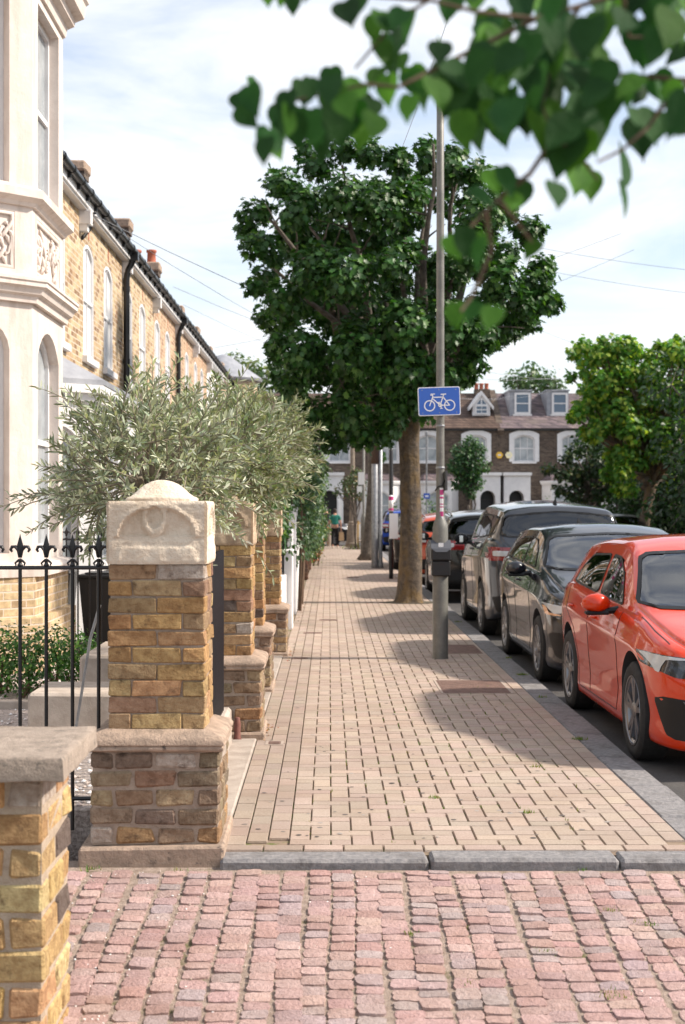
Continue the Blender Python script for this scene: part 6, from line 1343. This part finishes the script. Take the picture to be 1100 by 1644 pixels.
M['galv2'] = mat('dark_blade', (.10,.10,.11), rough=.4)
tb = hatch(4.1, 1.56, .80, 1.00, beltr=1.10)
red = dict(L=4.1, W=1.90, tab=tb, res=.022, paint=paint('red_paint', (.62,.034,.000), rough=.35), axles=(.85, 3.40), wr=.345, zg=.99, wsy=(.7,2.0),
  side=[[(1.50,1.035),(2.42,1.065),(2.42,1.40),(2.12,1.385),(1.80,1.25)], [(2.50,1.068),(3.56,1.12),(3.47,1.25),(3.22,1.375),(2.50,1.402)]],
  ws=[(-.835,1.045),(.835,1.045),(.675,1.43),(.0,1.465),(-.675,1.43)], rw=[(-.70,1.13),(.70,1.13),(.62,1.39),(-.62,1.39)],
  gaps=[[(1.38,1.0),(1.34,.75),(1.36,.45),(1.42,.27)], [(2.46,1.04),(2.47,.70),(2.44,.27)], [(3.50,1.08),(3.42,.90),(3.12,.74),(2.98,.55),(2.92,.27)], [(1.42,.27),(2.92,.27)]],
  handles=[(2.24,.90),(3.20,.93)], mirror=(1.62,1.00), fdash=1.30, decals=decs('hatch'), zgaps=[[(.80,.30),(.83,.6),(.84,.95)]],
  skirt=[(1.28,.205),(2.96,.205),(2.96,.175),(1.28,.175)], rim=M['rim'], spokes=5)
place_car(red, 'bright red hatchback with its nose toward the camera at the right edge', 3.075, 9.2, R(.4))
# dark hatchback facing the camera
tb = hatch(4.45, 1.60, .86, 1.08, beltr=1.16)
d2 = [dict(p=[(.94,.86),(.50,.80),(.54,.70),(.82,.68),(.93,.74)], ax='y-', m=DARKL, n='headlight', off=.004), dict(p=[(.93,.83),(.78,.81),(.76,.75),(.86,.73)], ax='y-', m=LENS, n='headlight_lens', off=.009, step=.02), dict(p=[(.925,.80),(.905,.80),(.89,.74),(.80,.725),(.80,.712),(.91,.722)], ax='y-', m=AMB, n='daylight_lamp', off=.013, step=.02),
      dict(p=[(.90,.55),(.58,.55),(.55,.30),(.84,.30)], ax='y-', m=TRIM, n='air_intake'), dict(p=[(-.46,.76),(.46,.76),(.42,.60),(-.42,.60)], ax='y-', m=TRIM, n='grille', mir=False), dict(p=[(-.26,.52),(.26,.52),(.26,.41),(-.26,.41)], ax='y-', m=SW, n='number_plate', mir=False, off=.015, sm=False)]
dark = dict(L=4.45, W=1.90, tab=tb, res=.03, paint=paint('dark_blue_black_paint', (.007,.008,.013), metal=.0), axles=(.86, 3.56), wr=.335, zg=1.07, wsy=(.7,2.1),
  side=[[(1.55,1.125),(2.48,1.145),(2.48,1.445),(2.15,1.43),(1.85,1.32)], [(2.56,1.147),(3.45,1.165),(3.45,1.40),(3.1,1.435),(2.56,1.448)], [(3.50,1.166),(3.86,1.18),(3.62,1.34),(3.50,1.38)]],
  ws=[(-.835,1.125),(.835,1.125),(.675,1.47),(.0,1.505),(-.675,1.47)], rw=[(-.66,1.20),(.66,1.20),(.56,1.40),(-.56,1.40)],
  gaps=[[(1.42,1.08),(1.38,.8),(1.40,.45),(1.46,.27)], [(2.52,1.12),(2.53,.7),(2.50,.27)], [(3.48,1.13),(3.46,.90),(3.2,.74),(3.08,.5),(3.0,.27)], [(1.46,.27),(3.0,.27)]],
  handles=[(2.30,.97),(3.24,1.0)], mirror=(1.68,1.07), fdash=1.35, decals=d2, zgaps=[[(.80,.30),(.83,.6),(.84,.95)]], skirt=[(1.28,.215),(3.1,.215),(3.1,.18),(1.28,.18)], rim=M['rim'], spokes=7, antenna=3.7)
place_car(dark, 'dark blue black hatchback parked between the red hatchback and the grey SUV', 3.06, 13.72, 0)
# grey SUV seen from behind
def suvtab(L_, H, hood, cowl, beltr):
    q = L_; T = hatch(L_, H, hood, cowl, beltr=beltr)
    T['w'] = [(0,.62),(.05,.78),(.12,.86),(.25,.93),(.45,.975),(.8,.99),(1.6,1),(q*.8,1),(q-.4,.99),(q-.15,.96),(q-.06,.91),(q-.02,.84),(q,.76)]
    T['xr'] = [(0,.52),(.1,.66),(.4,.78),(.95,.84),(1.25,.86),(1.85,.76),(2.2,.74),(q*.75,.735),(q-.25,.735),(q-.06,.78),(q,.66)]
    T['zr'] = [(0,hood-.17),(.02,hood-.12),(.08,hood-.03),(.2,hood+.05),(.5,hood+.125),(.98,cowl+.02),(1.15,cowl+.06),(1.80,H-.16),(2.2,H-.10),(q*.7,H-.12),(q-.35,H-.17),(q-.22,H-.20),(q-.07,beltr+.04),(q-.02,beltr-.06),(q,beltr-.13)]
    T['zt'] = [(0,hood-.16),(.02,hood-.11),(.08,hood-.015),(.2,hood+.075),(.5,hood+.165),(.90,cowl+.045),(1.02,cowl+.10),(1.65,H-.085),(2.0,H-.015),(2.4,H),(q*.75,H-.03),(q-.32,H-.075),(q-.20,H-.11),(q-.06,beltr+.02),(q-.02,beltr-.05),(q,beltr-.12)]
    T['belt'] = [(0,hood-.20),(.02,hood-.15),(.08,hood-.06),(.2,hood+.02),(.5,hood+.09),(.95,cowl-.02),(1.3,cowl),(q*.6,cowl+.04),(q-.4,beltr),(q-.10,beltr-.02),(q-.03,beltr-.09),(q,beltr-.16)]
    T['zb'] = [(0,.34),(.05,.25),(.15,.22),(.6,.22),(q-.6,.22),(q-.15,.28),(q,.40)]; return T
def suv(L_, H, hood, cowl, beltr, W_, col, ax_, wr, lampz, plate=None, res=.03, **k):
    q = L_; zs = cowl+.05; zt_ = H-.205
    d = [dict(p=[(W_/2*.995,lampz+.11),(W_/2*.48,lampz+.09),(W_/2*.48,lampz-.07),(W_/2*.995,lampz-.08)], ax='y+', m=REDL, n='tail_light', off=.005), dict(p=[(W_/2*.90,lampz+.055),(W_/2*.68,lampz+.05),(W_/2*.68,lampz-.02),(W_/2*.90,lampz-.015)], ax='y+', m=LENS, n='tail_light_lens', off=.010, step=.02),
         dict(p=[(-.26,lampz-.12),(.26,lampz-.12),(.26,lampz-.23),(-.26,lampz-.23)], ax='y+', m=mat('yellow_plate', (.75,.55,.03), rough=.5), n='number_plate', mir=False, off=.012, sm=False),
         dict(p=[(-W_/2*.92,.60),(W_/2*.92,.60),(W_/2*.85,.36),(-W_/2*.85,.36)], ax='y+', m=TRIM, n='bumper', mir=False, off=.006),
         dict(p=[(W_/2*.97,hood-.0),(W_/2*.6,hood-.05),(W_/2*.6,hood-.16),(W_/2*.95,hood-.13)], ax='y-', m=LENS, n='headlight', off=.005), dict(p=[(-.5,hood-.06),(.5,hood-.06),(.45,hood-.25),(-.45,hood-.25)], ax='y-', m=TRIM, n='grille', mir=False)]
    s_ = dict(L=L_, W=W_, tab=suvtab(L_, H, hood, cowl, beltr), res=res, paint=paint('suv_paint', col, metal=k.pop('metal', .55)), axles=ax_, wr=wr, zg=cowl-.02, wsy=(.7,2.0),
      side=[[(1.5,zs),(2.28,zs+.02),(2.28,zt_),(2.0,zt_-.02),(1.78,zt_-.12)], [(2.34,zs+.02),(q-1.08,zs+.05),(q-1.08,zt_-.005),(2.34,zt_)], [(q-1.02,zs+.055),(q-.30,zs+.10),(q-.36,zt_-.05),(q-1.02,zt_-.01)]],
      ws=[(-W_*.44,cowl+.05),(W_*.44,cowl+.05),(W_*.365,H-.125),(0,H-.10),(-W_*.365,H-.125)], rw=[(-W_*.41,beltr+.03),(W_*.41,beltr+.03),(W_*.375,H-.215),(0,H-.15),(-W_*.375,H-.215)],
      gaps=[[(1.35,cowl),(1.3,.8),(1.4,.32)], [(2.31,cowl+.04),(2.32,.7),(2.3,.32)], [(q-1.05,cowl+.05),(q-1.08,.9),(q-1.35,.55),(q-1.4,.32)], [(1.4,.32),(q-1.4,.32)]], ygaps=[('y+', [(-W_*.43,beltr-.05),(-W_*.43,lampz-.1),(-W_*.38,.62),(W_*.38,.62),(W_*.43,lampz-.1),(W_*.43,beltr-.05)])],
      handles=[(2.15,cowl-.09),(q-1.25,cowl-.06)], mirror=(1.6,cowl-.01), fdash=1.3, decals=d, rim=M['rim'], spokes=5, skirt=[(1.28,.29),(q-1.35,.29),(q-1.35,.235),(1.28,.235)], antenna=q-.55, alldark=True, mirrormat=TRIM)
    s_.update(k); return s_
sv = suv(4.35, 1.88, 1.02, 1.26, 1.34, 2.0, (.045,.050,.060), (.87,3.42), .375, 1.14)
place_car(sv, 'brownish grey SUV seen from behind with a black fin aerial on its roof', 3.09, 23.3, R(180))
cx = suv(4.2, 1.73, .95, 1.16, 1.22, 1.9, (.02,.019,.018), (.85,3.42), .35, 1.06, rails=(.66,1.9,3.6), railmat=M['galv'])
place_car(cx, 'black crossover with silver roof rails parked in front of the grey SUV', 2.94, 30.4, R(180))
c5 = suv(4.1, 1.66, .90, 1.10, 1.18, 1.85, (.55,.09,.04), (.82,3.35), .33, 1.0, res=.06, metal=.1, rails=(.66,1.9,3.5), railmat=M['galv'])
place_car(c5, 'orange red car whose mirror shows beside the lamp post control box', 2.82, 36.3, R(180))
c6 = suv(4.2, 1.60, .88, 1.08, 1.15, 1.85, (.02,.02,.022), (.82,3.4), .33, .98, res=.06)
t6 = place_car(c6, 'black car just left of the big maple trunk', 2.66, 42.6, R(180))
c7 = suv(4.2, 1.70, .90, 1.10, 1.18, 1.9, (.01,.06,.38), (.82,3.4), .33, 1.02, res=.07, metal=.2)
place_car(c7, 'blue car with a yellow number plate behind the twin steel poles', 3.0, 61.0, R(180))
def cpy(src, loc, rot, label, group):
    c = copy_tree(src); c.location = loc; c.rotation_euler = (0,0,rot); c['label'] = label; c['group'] = group; return c
def repaint(root, pm):
    for o in root.children:
        if o.type == 'MESH' and o.name.split('.')[0] in ('body', 'door_handle'):
            for i, s_ in enumerate(o.material_slots):
                if s_.material and 'paint' in s_.material.name:
                    o.data = o.data.copy(); o.data.materials[i] = pm
cpy(t6, (1.0, 66.0, -.08), R(90), 'dark car parked across the end of the street behind the walking man', 'cars on the cross street')
k = cpy(t6, (-5.0, 66.0, -.08), R(90), 'silver car on the cross street glimpsed beside the hedge', 'cars on the cross street'); repaint(k, paint('silver_paint', (.55,.56,.58), metal=.6))
k = cpy(t6, (8.6, 40.5, -.08), R(0), 'dark grey car parked on the opposite side of the street below the trees', 'cars on the opposite side'); repaint(k, paint('grey_paint', (.10,.11,.12), metal=.6))
k = cpy(t6, (8.6, 47.5, -.08), R(0), 'white car farther along the opposite side of the street', 'cars on the opposite side'); repaint(k, paint('white_paint_car', (.6,.6,.6), metal=.1))
